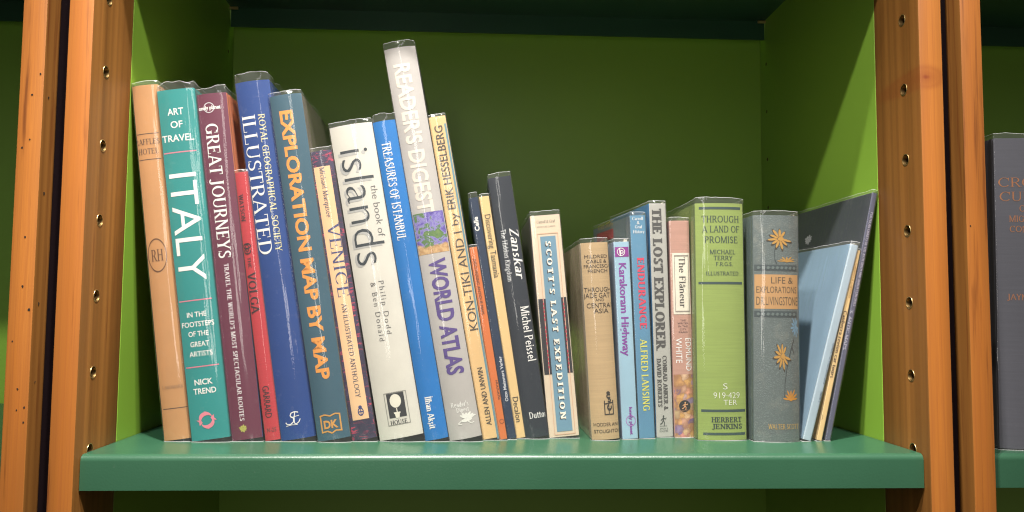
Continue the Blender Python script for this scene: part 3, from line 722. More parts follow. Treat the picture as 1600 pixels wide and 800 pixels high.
BOOKS = [
 ('hardback_book', 'tan hardback leftmost in the row, with an oval monogram on its spine', (-0.31647, 0.07723, 0.0006), -7.26762, 0.024, 0.33172, {'col': (204, 150, 94), 'depth': 0.235, 'mat': 'paper', 'bulge': 0.0022, 'film': 0.003, 'd': 0.024}, [('R', 'rule_line', None, 0.00861, 0.28532, 0.02464, 0.00065, (80, 62, 50), {}), ('R', 'rule_line', None, 0.00879, 0.26085, 0.02464, 0.00065, (80, 62, 50), {}), ('R', 'rule_line', None, 0.01414, 0.02863, 0.02464, 0.00065, (80, 62, 50), {}), ('T', 'title_lettering', 'RAFFLES', 'serif', 'H', 0.00972, 0.27785, 0.02229, 0.00528, (92, 66, 48), {}), ('T', 'title_lettering', 'HOTEL', 'serif', 'H', 0.01008, 0.26865, 0.01877, 0.00528, (110, 82, 60), {}), ('E', 'monogram', 'oval_rh', 0.00953, 0.17056, 0.0176, 0.03168, (110, 72, 40), {}), ('T', 'publisher_lettering', 'LANDMARK', 'serif', 'H', 0.01245, 0.04824, 0.01877, 0.00293, (160, 122, 84), {})]),
 ('hardback_book', 'teal hardback with a large white ITALY title and pink rules', (-0.29046, 0.07359, 0.0006), -7.63778, 0.0342, 0.32712, {'col': (28, 150, 146), 'depth': 0.225, 'mat': 'gloss', 'bulge': 0.0018, 'film': 0.007, 'wav': 1.6, 'd': 0.0342}, [('T', 'series_lettering', 'ART', 'sans', 'H', 0.01549, 0.30579, 0.01462, 0.00643, (245, 243, 238), {'wt': 0.012}), ('T', 'series_lettering', 'OF', 'sans', 'H', 0.01547, 0.29354, 0.01111, 0.00643, (245, 243, 238), {'wt': 0.012}), ('T', 'series_lettering', 'TRAVEL', 'sans', 'H', 0.01539, 0.28071, 0.02924, 0.00643, (245, 243, 238), {'wt': 0.012}), ('R', 'rule_line', None, 0.01584, 0.26723, 0.02983, 0.00105, (226, 130, 150), {}), ('T', 'title_lettering', 'ITALY', 'sans', 'D', 0.01592, 0.19655, 0.10113, 0.02456, (245, 243, 238), {}), ('R', 'rule_line', None, 0.01617, 0.12802, 0.02983, 0.00105, (226, 130, 150), {}), ('T', 'subtitle_lettering', 'IN THE', 'sans', 'H', 0.01604, 0.11495, 0.01754, 0.00468, (245, 243, 238), {'wt': 0.012}), ('T', 'subtitle_lettering', 'FOOTSTEPS', 'sans', 'H', 0.01631, 0.106, 0.02924, 0.00468, (245, 243, 238), {'wt': 0.012}), ('T', 'subtitle_lettering', 'OF THE', 'sans', 'H', 0.01601, 0.09715, 0.01813, 0.00468, (245, 243, 238), {'wt': 0.012}), ('T', 'subtitle_lettering', 'GREAT', 'sans', 'H', 0.01623, 0.08764, 0.01696, 0.00468, (245, 243, 238), {'wt': 0.012}), ('T', 'subtitle_lettering', 'ARTISTS', 'sans', 'H', 0.0165, 0.07874, 0.02105, 0.00468, (245, 243, 238), {'wt': 0.012}), ('R', 'rule_line', None, 0.01648, 0.06694, 0.02983, 0.00105, (226, 130, 150), {}), ('T', 'author_lettering', 'NICK', 'sans', 'H', 0.01623, 0.05284, 0.01638, 0.00526, (245, 243, 238), {'wt': 0.02}), ('T', 'author_lettering', 'TREND', 'sans', 'H', 0.01657, 0.04456, 0.02047, 0.00526, (245, 243, 238), {'wt': 0.02}), ('E', 'publisher_emblem', 'dolphins', 0.01561, 0.01773, 0.01696, 0.01579, (236, 140, 156), {})]),
 ('hardback_book', 'maroon hardback with white GREAT JOURNEYS title and an orange side cover', (-0.25523, 0.07708, 0.0006), -7.61864, 0.0275, 0.32522, {'col': (112, 40, 68), 'colR': (225, 130, 80), 'colR2': (50, 80, 150), 'depth': 0.24, 'mat': 'gloss', 'bulge': 0.002, 'film': 0.006, 'wav': 1.2, 'd': 0.0275}, [('E', 'publisher_emblem', 'ring', 0.01058, 0.31165, 0.01001, 0.01001, (230, 222, 226), {}), ('T', 'publisher_lettering', 'lonely planet', 'sans', 'H', 0.01058, 0.31165, 0.0212, 0.00383, (245, 243, 238), {'wt': 0.03}), ('T', 'title_lettering', 'GREAT JOURNEYS', 'serif', 'D', 0.01121, 0.23243, 0.12735, 0.01178, (245, 243, 238), {'T': 0.16, 't': 0.07}), ('T', 'subtitle_lettering', "TRAVEL THE WORLD'S MOST SPECTACULAR ROUTES", 'serif', 'D', 0.0115, 0.09024, 0.14602, 0.00412, (240, 230, 232), {'T': 0.17, 't': 0.1}), ('E', 'publisher_emblem', 'flower', 0.01152, 0.01018, 0.00825, 0.00707, (190, 185, 90), {})]),
 ('hardback_book', 'thin red clothbound book standing between the maroon and the royal blue books', (-0.22501, 0.07701, 0.0006), -8.2, 0.0138, 0.25127, {'lean': -8.2, 'col': (205, 52, 62), 'depth': 0.16, 'mat': 'cloth', 'bulge': 0.0015, 'film': 0.002, 'd': 0.0138}, [('T', 'author_lettering', 'WATSON', 'serif', 'D', 0.00357, 0.21754, 0.0257, 0.00413, (48, 16, 26), {'T': 0.15, 't': 0.1}), ('E', 'publisher_emblem', 'swirl', 0.00391, 0.17858, 0.00885, 0.01298, (52, 18, 26), {}), ('T', 'title_lettering', 'THE', 'serif', 'D', 0.00449, 0.16549, 0.0102, 0.00295, (48, 16, 26), {'T': 0.14, 't': 0.1}), ('T', 'title_lettering', 'VOLGA', 'serif', 'D', 0.00492, 0.1368, 0.03972, 0.00767, (48, 16, 26), {'T': 0.16, 't': 0.1}), ('T', 'publisher_lettering', 'GARRARD', 'sans', 'D', 0.00583, 0.03547, 0.0292, 0.0059, (50, 18, 26), {}), ('T', 'shelf_mark', 'N-25', 'sans', 'H', 0.00695, 0.00958, 0.00826, 0.00354, (110, 60, 55), {})]),
 ('hardback_book', 'royal blue hardback with white ILLUSTRATED title and a yellow line above it', (-0.21044, 0.07698, 0.0006), -8.91733, 0.0318, 0.33822, {'col': (6, 66, 142), 'depth': 0.25, 'mat': 'gloss', 'bulge': 0.003, 'film': 0.008, 'wav': 1.3, 'd': 0.0318}, [('T', 'title_lettering', 'ILLUSTRATED', 'serif', 'D', 0.0087, 0.23944, 0.13281, 0.01241, (245, 243, 238), {'T': 0.13, 't': 0.05}), ('T', 'subtitle_lettering', 'ROYAL GEOGRAPHICAL SOCIETY', 'serif', 'D', 0.02088, 0.23986, 0.13151, 0.00591, (236, 226, 170), {'T': 0.13, 't': 0.06}), ('E', 'publisher_emblem', 'script', 0.013, 0.01864, 0.01418, 0.013, (245, 243, 238), {})]),
 ('hardback_book', 'grey-teal hardback with orange EXPLORATION title', (-0.17643, 0.07329, 0.0006), -9.4, 0.0298, 0.32514, {'lean': -9.4, 'col': (58, 98, 116), 'colR': (122, 116, 100), 'depth': 0.26, 'mat': 'gloss', 'bulge': 0.003, 'film': 0.003, 'd': 0.0298}, [('T', 'title_lettering', 'EXPLORATION MAP BY MAP', 'sans', 'D', 0.01359, 0.18275, 0.25414, 0.01237, (238, 160, 70), {'wt': 0.035}), ('E', 'publisher_emblem', 'openbook', 0.01444, 0.01471, 0.01885, 0.01826, (222, 160, 80), {}), ('T', 'publisher_lettering', 'DK', 'sans', 'H', 0.01436, 0.01414, 0.01296, 0.00766, (222, 160, 80), {'wt': 0.04})]),
 ('hardback_book', 'purple patterned book with a long cream title panel reading VENICE', (-0.14541, 0.07683, 0.0006), -10.02534, 0.0222, 0.27311, {'col': (70, 60, 90), 'pat': 'venice', 'depth': 0.2, 'mat': 'gloss', 'bulge': 0.0022, 'film': 0.003, 'd': 0.0222}, [('R', 'title_panel', None, 0.01087, 0.13821, 0.01513, 0.23966, (250, 208, 160), {}), ('T', 'author_lettering', 'Michael Marqusee', 'serif', 'D', 0.0108, 0.23323, 0.04799, 0.00475, (60, 66, 100), {'T': 0.12, 't': 0.07}), ('T', 'title_lettering', 'VENICE', 'serif', 'D', 0.01294, 0.16844, 0.06994, 0.01068, (62, 70, 120), {'T': 0.12, 't': 0.06}), ('T', 'subtitle_lettering', 'AN ILLUSTRATED ANTHOLOGY', 'serif', 'D', 0.0116, 0.08283, 0.08854, 0.00445, (60, 66, 90), {'T': 0.13, 't': 0.08}), ('E', 'publisher_emblem', 'crest', 0.01185, 0.02651, 0.00653, 0.01008, (50, 62, 120), {})]),
 ('hardback_book', 'thick white hardback with shadowed grey islands title', (-0.12007, 0.07677, 0.0006), -10.32944, 0.0405, 0.2976, {'col': (224, 219, 207), 'colR': (40, 70, 130), 'depth': 0.24, 'mat': 'paper', 'bulge': 0.004, 'film': 0.004, 'd': 0.0405, 'wav': 0.9}, [('T', 'title_shadow', 'islands', 'sans', 'D', 0.01802, 0.21667, 0.10965, 0.02733, (186, 184, 180), {'wt': -0.008, 'lift': -6e-05}), ('T', 'title_lettering', 'islands', 'sans', 'D', 0.02029, 0.21846, 0.11026, 0.02733, (48, 56, 62), {'wt': -0.014}), ('T', 'subtitle_lettering', 'the book of', 'sans', 'D', 0.03258, 0.21249, 0.04926, 0.00594, (110, 108, 108), {'wt': -0.01}), ('T', 'author_lettering', 'Philip Dodd', 'sans', 'D', 0.0249, 0.1215, 0.04988, 0.00475, (96, 94, 94), {'wt': -0.01, 'sp': 1.35}), ('T', 'author_lettering', '& Ben Donald', 'sans', 'D', 0.01731, 0.11857, 0.05502, 0.00475, (96, 94, 94), {'wt': -0.01, 'sp': 1.35}), ('E', 'publisher_emblem', 'frame', 0.02064, 0.02733, 0.0208, 0.0303, (150, 148, 140), {}), ('E', 'publisher_emblem', 'topiary_ground', 0.02053, 0.03035, 0.01604, 0.02258, (48, 48, 52), {}), ('E', 'publisher_emblem', 'topiary', 0.02015, 0.02982, 0.01307, 0.02258, (236, 230, 214), {'lift': 8e-05}), ('T', 'publisher_lettering', 'HOUSE', 'serif', 'H', 0.02038, 0.01479, 0.01545, 0.00416, (60, 60, 60), {'T': 0.17, 't': 0.07}), ('T', 'publisher_lettering', 'COMPTON', 'serif', 'H', 0.0206, 0.04175, 0.01545, 0.00178, (120, 118, 112), {})]),
 ('hardback_book', 'bright azure hardback with narrow white title reading TREASURES OF ISTANBUL', (-0.07805, 0.07667, 0.0006), -10.36857, 0.0215, 0.30393, {'col': (0, 124, 200), 'depth': 0.23, 'mat': 'gloss', 'bulge': 0.0025, 'film': 0.007, 'd': 0.0215, 'wav': 1.2}, [('T', 'title_lettering', 'TREASURES OF ISTANBUL', 'serif', 'D', 0.00942, 0.23601, 0.09438, 0.00834, (245, 243, 238), {'T': 0.16, 't': 0.07}), ('T', 'author_lettering', 'İlhan Akşit', 'serif', 'D', 0.00886, 0.02505, 0.03052, 0.00596, (245, 243, 238), {'T': 0.2, 't': 0.1})]),
 ('hardback_book', 'tallest book, pale grey with a purple WORLD ATLAS title and landscape picture', (-0.05547, 0.07661, 0.0006), -10.40324, 0.03, 0.37575, {'col': (198, 192, 187), 'colR': (70, 72, 60), 'depth': 0.28, 'mat': 'paper', 'bulge': 0.0035, 'film': 0.006, 'd': 0.03, 'wav': 0.8}, [('T', 'title_lettering', "READER'S DIGEST", 'sans', 'D', 0.01416, 0.287, 0.14483, 0.01551, (232, 220, 206), {'wt': 0.03}), ('R', 'picture_patch', None, 0.01506, 0.19497, 0.02924, 0.03938, (110, 90, 160), {'pat': 'landscape'}), ('T', 'title_lettering', 'WORLD ATLAS', 'sans', 'D', 0.01604, 0.1152, 0.11006, 0.01611, (92, 70, 140), {'wt': 0.035}), ('T', 'publisher_lettering', "Reader's", 'serif', 'H', 0.01455, 0.03216, 0.01611, 0.00477, (245, 243, 238), {'T': 0.14, 't': 0.08}), ('T', 'publisher_lettering', 'Digest', 'serif', 'H', 0.01669, 0.02695, 0.01193, 0.00418, (245, 243, 238), {'T': 0.14, 't': 0.08}), ('E', 'publisher_emblem', 'wing', 0.01961, 0.0192, 0.01909, 0.01193, (238, 236, 228), {})]),
 ('hardback_book', 'cream and pale blue book whose dark title reads upward KON-TIKI AND I', (-0.02485, 0.08393, 0.0006), -10.24851, 0.0162, 0.31181, {'col': (238, 200, 142), 'colR': (120, 160, 168), 'depth': 0.23, 'mat': 'paper', 'bulge': 0.001, 'film': 0.002, 'd': 0.0162, 'yaw': -1, 'dx': -0.0005}, [('R', 'jacket_edge', None, 0.0152, 0.15119, 0.00278, 0.30548, (112, 152, 166), {}), ('T', 'title_lettering', 'KON-TIKI AND I', 'sans', 'U', 0.00936, 0.15051, 0.09535, 0.00785, (78, 70, 60), {}), ('T', 'title_lettering', 'by', 'sans', 'U', 0.00849, 0.21064, 0.01193, 0.00664, (78, 70, 60), {}), ('T', 'author_lettering', 'ERIK HESSELBERG', 'sans', 'U', 0.00779, 0.26153, 0.08221, 0.00785, (78, 70, 60), {'wt': 0.012}), ('T', 'publisher_lettering', 'ALLEN AND UNWIN', 'sans', 'U', 0.0085, 0.03985, 0.05472, 0.00483, (78, 70, 60), {'wt': 0.012})]),
 ('paperback_book', 'short thin orange paperback standing beside the cream and blue book', (-0.00906, 0.08391, 0.0006), -9.61453, 0.0074, 0.18391, {'col': (226, 124, 58), 'colR': (226, 124, 58), 'depth': 0.13, 'mat': 'paper', 'bulge': 0.0006, 'film': 0.002, 'd': 0.0074, 'dx': 0.0008}, [('T', 'title_lettering', 'DISCOVERING ANTIQUE MAPS', 'sans', 'D', 0.00332, 0.14574, 0.05346, 0.00272, (80, 46, 32), {}), ('T', 'author_lettering', 'HODGKISS', 'sans', 'D', 0.00615, 0.04634, 0.01816, 0.00242, (80, 46, 32), {}), ('E', 'publisher_emblem', 'ring', 0.00493, 0.01673, 0.00423, 0.00423, (90, 50, 36), {})]),
 ('hardback_book', 'thin navy book with white lettering reading upward, Celle near its top', (-0.00122, 0.08765, 0.0006), -9.70773, 0.0084, 0.23303, {'col': (28, 52, 82), 'depth': 0.2, 'mat': 'gloss', 'bulge': 0.0006, 'film': 0.005, 'd': 0.0084}, [('T', 'title_lettering', 'Celle', 'sans', 'U', 0.00332, 0.2072, 0.01377, 0.00456, (245, 243, 238), {'wt': 0.03}), ('T', 'publisher_lettering', 'Otto Meissners Verlag', 'sans', 'U', 0.00517, 0.05661, 0.04285, 0.00292, (220, 222, 228), {'wt': 0.02})]),
 ('paperback_book', 'thin cream paperback with dark downward title reading Discovering Tasmania', (0.0069, 0.09143, 0.0006), -9.18292, 0.0093, 0.23445, {'col': (240, 206, 146), 'depth': 0.2, 'mat': 'paper', 'bulge': 0.0005, 'film': 0.002, 'd': 0.0093}, [('T', 'title_lettering', 'Discovering Tasmania', 'sans', 'D', 0.00531, 0.18551, 0.06198, 0.0055, (60, 55, 50), {'sx': 0.8}), ('T', 'publisher_lettering', 'Decalon', 'sans', 'D', 0.00524, 0.02703, 0.02379, 0.00519, (60, 55, 50), {})]),
 ('hardback_book', 'black jacketed hardback with white Zanskar title, right of the thin cream paperback', (0.01669, 0.09142, 0.0006), -8.78199, 0.0218, 0.25268, {'col': (36, 44, 56), 'depth': 0.2, 'mat': 'gloss', 'bulge': 0.002, 'film': 0.004, 'd': 0.0218}, [('T', 'title_lettering', 'Zanskar', 'serif', 'D', 0.01722, 0.1762, 0.05074, 0.00856, (245, 243, 238), {'T': 0.15, 't': 0.08, 'slant': 0.2}), ('T', 'subtitle_lettering', 'The Hidden Kingdom', 'serif', 'D', 0.00699, 0.17578, 0.05084, 0.00489, (225, 225, 225), {'T': 0.13, 't': 0.09}), ('T', 'author_lettering', 'Michel Peissel', 'serif', 'D', 0.01661, 0.09852, 0.0534, 0.00795, (245, 243, 238), {'T': 0.14, 't': 0.09}), ('T', 'publisher_lettering', 'Dutton', 'serif', 'H', 0.01489, 0.02097, 0.01773, 0.00611, (245, 243, 238), {'T': 0.14, 't': 0.09})]),
 ('paperback_book', 'thick cream paperback with a blue title strip between black bands', (0.03915, 0.09523, 0.0006), -5.29492, 0.029, 0.2148, {'col': (236, 216, 190), 'colL': (176, 168, 156), 'depth': 0.14, 'mat': 'paper', 'bulge': 0.0005, 'film': 0.004, 'd': 0.029}, [('T', 'publisher_lettering', 'Carroll & Graf', 'serif', 'H', 0.01519, 0.20852, 0.01846, 0.00277, (140, 130, 120), {'slant': 0.2}), ('T', 'publisher_lettering', 'ADVENTURE CLASSICS', 'sans', 'H', 0.01475, 0.2035, 0.01784, 0.00154, (150, 140, 130), {}), ('R', 'colour_band', None, 0.01539, 0.09674, 0.02923, 0.07322, (44, 40, 46), {'lift': 8e-05}), ('E', 'border_line', 'frame', 0.01564, 0.09951, 0.0203, 0.19504, (222, 180, 150), {'lift': 0.0001}), ('E', 'dashed_line', 'dashes', 0.0058, 0.09788, 0.00098, 0.0726, (205, 60, 80), {'lift': 0.00012}), ('E', 'dashed_line', 'dashes', 0.02524, 0.0962, 0.00098, 0.0726, (205, 60, 80), {'lift': 0.00012}), ('R', 'title_panel', None, 0.01564, 0.09951, 0.01507, 0.18889, (120, 160, 182), {'lift': 0.00016}), ('T', 'title_shadow', "SCOTT'S LAST EXPEDITION", 'slab', 'D', 0.01471, 0.10206, 0.17202, 0.00529, (50, 48, 56), {'lift': 0.00022, 'track': 0.22, 'T': 0.26}), ('T', 'title_lettering', "SCOTT'S LAST EXPEDITION", 'slab', 'D', 0.0154, 0.10278, 0.17236, 0.00517, (250, 244, 228), {'lift': 0.0004, 'track': 0.22, 'T': 0.24})]),
 ('hardback_book', 'worn tan clothbound book with dark capitals, right of the blue strip paperback', (0.0789, 0.08374, 0.0006), -3.503, 0.0262, 0.1873, {'col': (208, 178, 134), 'colL': (192, 178, 152), 'depth': 0.145, 'mat': 'cloth', 'bulge': 0.004, 'film': 0.004, 'd': 0.0262}, [('T', 'author_lettering', 'MILDRED', 'sans', 'H', 0.01358, 0.17374, 0.02188, 0.00316, (58, 42, 26), {}), ('T', 'author_lettering', 'CABLE &', 'sans', 'H', 0.01392, 0.16907, 0.01945, 0.00316, (58, 42, 26), {}), ('T', 'author_lettering', 'FRANCESCA', 'sans', 'H', 0.01457, 0.1644, 0.02552, 0.00316, (58, 42, 26), {}), ('T', 'author_lettering', 'FRENCH', 'sans', 'H', 0.0146, 0.15976, 0.01884, 0.00316, (58, 42, 26), {}), ('T', 'title_lettering', 'THROUGH', 'sans', 'H', 0.01352, 0.14192, 0.02552, 0.00425, (58, 42, 26), {}), ('T', 'title_lettering', 'JADE GATE', 'sans', 'H', 0.0138, 0.13636, 0.02795, 0.00456, (58, 42, 26), {}), ('T', 'title_lettering', 'AND', 'sans', 'H', 0.01478, 0.132, 0.00851, 0.00243, (58, 42, 26), {}), ('T', 'title_lettering', 'CENTRAL', 'sans', 'H', 0.01508, 0.12676, 0.02552, 0.00456, (58, 42, 26), {}), ('T', 'title_lettering', 'ASIA', 'sans', 'H', 0.01569, 0.1215, 0.01398, 0.00425, (58, 42, 26), {}), ('E', 'publisher_emblem', 'bracket', 0.01742, 0.03392, 0.00972, 0.02188, (60, 52, 44), {}), ('T', 'publisher_lettering', 'HODDER AND', 'sans', 'H', 0.01498, 0.01413, 0.02552, 0.00316, (58, 42, 26), {}), ('T', 'publisher_lettering', 'STOUGHTON', 'sans', 'H', 0.0152, 0.00779, 0.02552, 0.00316, (58, 42, 26), {})]),
 ('paperback_book', 'narrow pale blue paperback with purple Karakoram Highway title', (0.10902, 0.08747, 0.0006), -2.61291, 0.0148, 0.18915, {'col': (172, 206, 224), 'colL': (160, 180, 205), 'depth': 0.125, 'mat': 'gloss', 'bulge': 0.0004, 'film': 0.003, 'd': 0.0148, 'yaw': 3}, [('R', 'colour_band', None, 0.00849, 0.17928, 0.01652, 0.00948, (150, 50, 150), {'lift': 8e-05}), ('E', 'publisher_emblem', 'lp', 0.00659, 0.17933, 0.00795, 0.00857, (245, 243, 238), {'lift': 0.0002}), ('T', 'title_lettering', 'Karakoram Highway', 'sans', 'D', 0.00743, 0.12361, 0.0896, 0.00734, (140, 64, 160), {'wt': 0.02}), ('E', 'publisher_emblem', 'ring', 0.00864, 0.01712, 0.00979, 0.0104, (180, 140, 200), {}), ('T', 'publisher_lettering', 'lonely planet', 'sans', 'D', 0.00897, 0.01681, 0.02614, 0.00306, (140, 60, 160), {'wt': 0.03})]),
 ('paperback_book', 'steel blue paperback with red ENDURANCE title and yellow author name', (0.12588, 0.09126, 0.0006), -2.38077, 0.0155, 0.2155, {'col': (104, 156, 188), 'colL': (112, 130, 140), 'depth': 0.14, 'mat': 'gloss', 'bulge': 0.0005, 'film': 0.003, 'd': 0.0155, 'yaw': 6}, [('T', 'publisher_lettering', 'Carroll', 'serif', 'H', 0.00757, 0.21249, 0.01108, 0.00308, (245, 243, 238), {}), ('T', 'publisher_lettering', '&', 'serif', 'H', 0.00804, 0.20838, 0.00308, 0.00308, (245, 243, 238), {}), ('T', 'publisher_lettering', 'Graf', 'serif', 'H', 0.00818, 0.20428, 0.00739, 0.00308, (245, 243, 238), {}), ('T', 'publisher_lettering', 'History', 'serif', 'H', 0.00829, 0.19956, 0.0117, 0.00308, (245, 243, 238), {}), ('T', 'title_lettering', 'ENDURANCE', 'serif', 'D', 0.00869, 0.13967, 0.06954, 0.00708, (228, 70, 100), {'T': 0.22, 't': 0.1}), ('T', 'author_lettering', 'ALFRED LANSING', 'serif', 'D', 0.00818, 0.06056, 0.06961, 0.00677, (232, 226, 110), {'T': 0.18, 't': 0.08}), ('LT', 'title_lettering', 'ALFRED LANSING', 'serif', 0.09013, 0.21502, 0.06106, 0.00542, (205, 180, 90), {}), ('LR', 'colour_band', None, None, 0.09197, 0.20383, 0.06636, 0.01016, (176, 66, 80), {})]),
 ('paperback_book', 'light grey paperback with dark slab capitals reading THE LOST EXPLORER', (0.14448, 0.09901, 0.0006), -1.69542, 0.0168, 0.22877, {'col': (196, 194, 186), 'colL': (70, 135, 185), 'depth': 0.14, 'mat': 'gloss', 'bulge': 0.0005, 'film': 0.002, 'd': 0.0168, 'yaw': 6}, [('T', 'title_lettering', 'THE LOST EXPLORER', 'slab', 'D', 0.00725, 0.15351, 0.14016, 0.00965, (84, 82, 80), {'T': 0.24, 't': 0.13}), ('T', 'author_lettering', 'CONRAD ANKER &', 'slab', 'D', 0.01044, 0.05205, 0.05316, 0.00436, (84, 82, 80), {}), ('T', 'author_lettering', 'DAVID ROBERTS', 'slab', 'D', 0.00457, 0.0524, 0.04719, 0.00436, (84, 82, 80), {}), ('E', 'publisher_emblem', 'runner', 0.00705, 0.01572, 0.00747, 0.01058, (70, 76, 72), {}), ('T', 'publisher_lettering', 'SIMON &', 'sans', 'H', 0.00743, 0.00799, 0.00809, 0.00162, (90, 94, 90), {}), ('T', 'publisher_lettering', 'SCHUSTER', 'sans', 'H', 0.00734, 0.00553, 0.00872, 0.00162, (90, 94, 90), {})]),
 ('hardback_book', 'dusty pink book with white title label and a painted flower band at its foot', (0.16211, 0.099, 0.0006), -1.15355, 0.0196, 0.21175, {'col': (206, 160, 142), 'colL': (158, 112, 106), 'depth': 0.14, 'mat': 'cloth', 'bulge': 0.0012, 'film': 0.003, 'd': 0.0196}, [('R', 'title_label', None, 0.01097, 0.14947, 0.01776, 0.06045, (240, 232, 214), {'lift': 0.0001}), ('E', 'label_border', 'frame', 0.01097, 0.14947, 0.01433, 0.05609, (150, 140, 130), {'lift': 0.00018}), ('T', 'title_lettering', 'The Flâneur', 'serif', 'D', 0.01148, 0.15047, 0.0499, 0.00623, (70, 66, 64), {'T': 0.12, 't': 0.07, 'lift': 0.0002}), ('T', 'subtitle_lettering', 'THE', 'sans', 'H', 0.01095, 0.11326, 0.00561, 0.00162, (80, 60, 56), {}), ('T', 'subtitle_lettering', 'WRITER', 'sans', 'H', 0.01088, 0.11044, 0.01059, 0.00162, (80, 60, 56), {}), ('T', 'subtitle_lettering', 'IN THE', 'sans', 'H', 0.01092, 0.10749, 0.00935, 0.00162, (80, 60, 56), {}), ('T', 'subtitle_lettering', 'CITY:', 'sans', 'H', 0.01103, 0.10448, 0.00686, 0.00162, (80, 60, 56), {}), ('T', 'subtitle_lettering', 'PARIS', 'sans', 'H', 0.01096, 0.10166, 0.00872, 0.00162, (80, 60, 56), {}), ('T', 'author_lettering', 'WHITE', 'sans', 'D', 0.00634, 0.08391, 0.02436, 0.00592, (245, 243, 238), {}), ('T', 'author_lettering', 'EDMUND', 'sans', 'D', 0.01562, 0.08003, 0.03184, 0.0053, (245, 243, 238), {}), ('R', 'flower_picture', None, 0.01029, 0.03005, 0.02025, 0.06107, (214, 170, 130), {'pat': 'flowers', 'lift': 0.0001}), ('E', 'publisher_emblem', 'disc', 0.0106, 0.03005, 0.01122, 0.01122, (38, 38, 40), {'lift': 0.0002}), ('E', 'publisher_emblem', 'runner', 0.0106, 0.03005, 0.00686, 0.0081, (226, 170, 120), {'lift': 0.0004})]),
 ('hardback_book', 'thick lime green clothbound book with dark title THROUGH A LAND OF PROMISE', (0.18104, 0.08355, 0.0006), -0.36072, 0.0468, 0.22721, {'col': (160, 180, 92), 'colL': (128, 150, 80), 'depth': 0.15, 'mat': 'cloth', 'bulge': 0.0045, 'film': 0.005, 'd': 0.0468, 'wav': 0.8}, [('R', 'rule_line', None, 0.02381, 0.22241, 0.04098, 0.00257, (52, 76, 72), {}), ('T', 'title_lettering', 'THROUGH', 'serif', 'H', 0.02396, 0.21173, 0.0367, 0.00642, (50, 72, 60), {'T': 0.13, 't': 0.07}), ('T', 'title_lettering', 'A LAND OF', 'serif', 'H', 0.02411, 0.20202, 0.0367, 0.00642, (50, 72, 60), {'T': 0.13, 't': 0.07}), ('T', 'title_lettering', 'PROMISE', 'serif', 'H', 0.02426, 0.19169, 0.03242, 0.00642, (50, 72, 60), {'T': 0.13, 't': 0.07}), ('T', 'author_lettering', 'MICHAEL', 'serif', 'H', 0.02533, 0.17982, 0.02508, 0.00428, (50, 72, 60), {'T': 0.14, 't': 0.09}), ('T', 'author_lettering', 'TERRY', 'serif', 'H', 0.02586, 0.1739, 0.01896, 0.00428, (50, 72, 60), {'T': 0.14, 't': 0.09}), ('T', 'author_lettering', 'F.R.G.S.', 'serif', 'H', 0.02671, 0.16798, 0.01651, 0.00367, (50, 72, 60), {'T': 0.14, 't': 0.09}), ('T', 'subtitle_lettering', 'ILLUSTRATED', 'serif', 'H', 0.02498, 0.15895, 0.03181, 0.00367, (50, 72, 60), {'T': 0.14, 't': 0.09}), ('R', 'rule_line', None, 0.02357, 0.14963, 0.04282, 0.00245, (52, 76, 72), {}), ('T', 'shelf_mark', 'S', 'sans', 'H', 0.02569, 0.05085, 0.00428, 0.0055, (240, 240, 226), {'wt': -0.01}), ('T', 'shelf_mark', '919·429', 'sans', 'H', 0.02711, 0.04231, 0.02569, 0.0055, (240, 240, 226), {'wt': -0.01}), ('T', 'shelf_mark', 'TER', 'sans', 'H', 0.03042, 0.0356, 0.01346, 0.00489, (240, 240, 226), {'wt': -0.01}), ('R', 'rule_line', None, 0.02437, 0.02772, 0.04282, 0.00245, (52, 76, 72), {}), ('T', 'publisher_lettering', 'HERBERT', 'slab', 'H', 0.02672, 0.01939, 0.02936, 0.00477, (46, 66, 56), {'T': 0.18, 't': 0.09}), ('T', 'publisher_lettering', 'JENKINS', 'slab', 'H', 0.02723, 0.01314, 0.02997, 0.00477, (46, 66, 56), {'T': 0.18, 't': 0.09}), ('R', 'rule_line', None, 0.02493, 0.00589, 0.04098, 0.00245, (52, 76, 72), {})]),
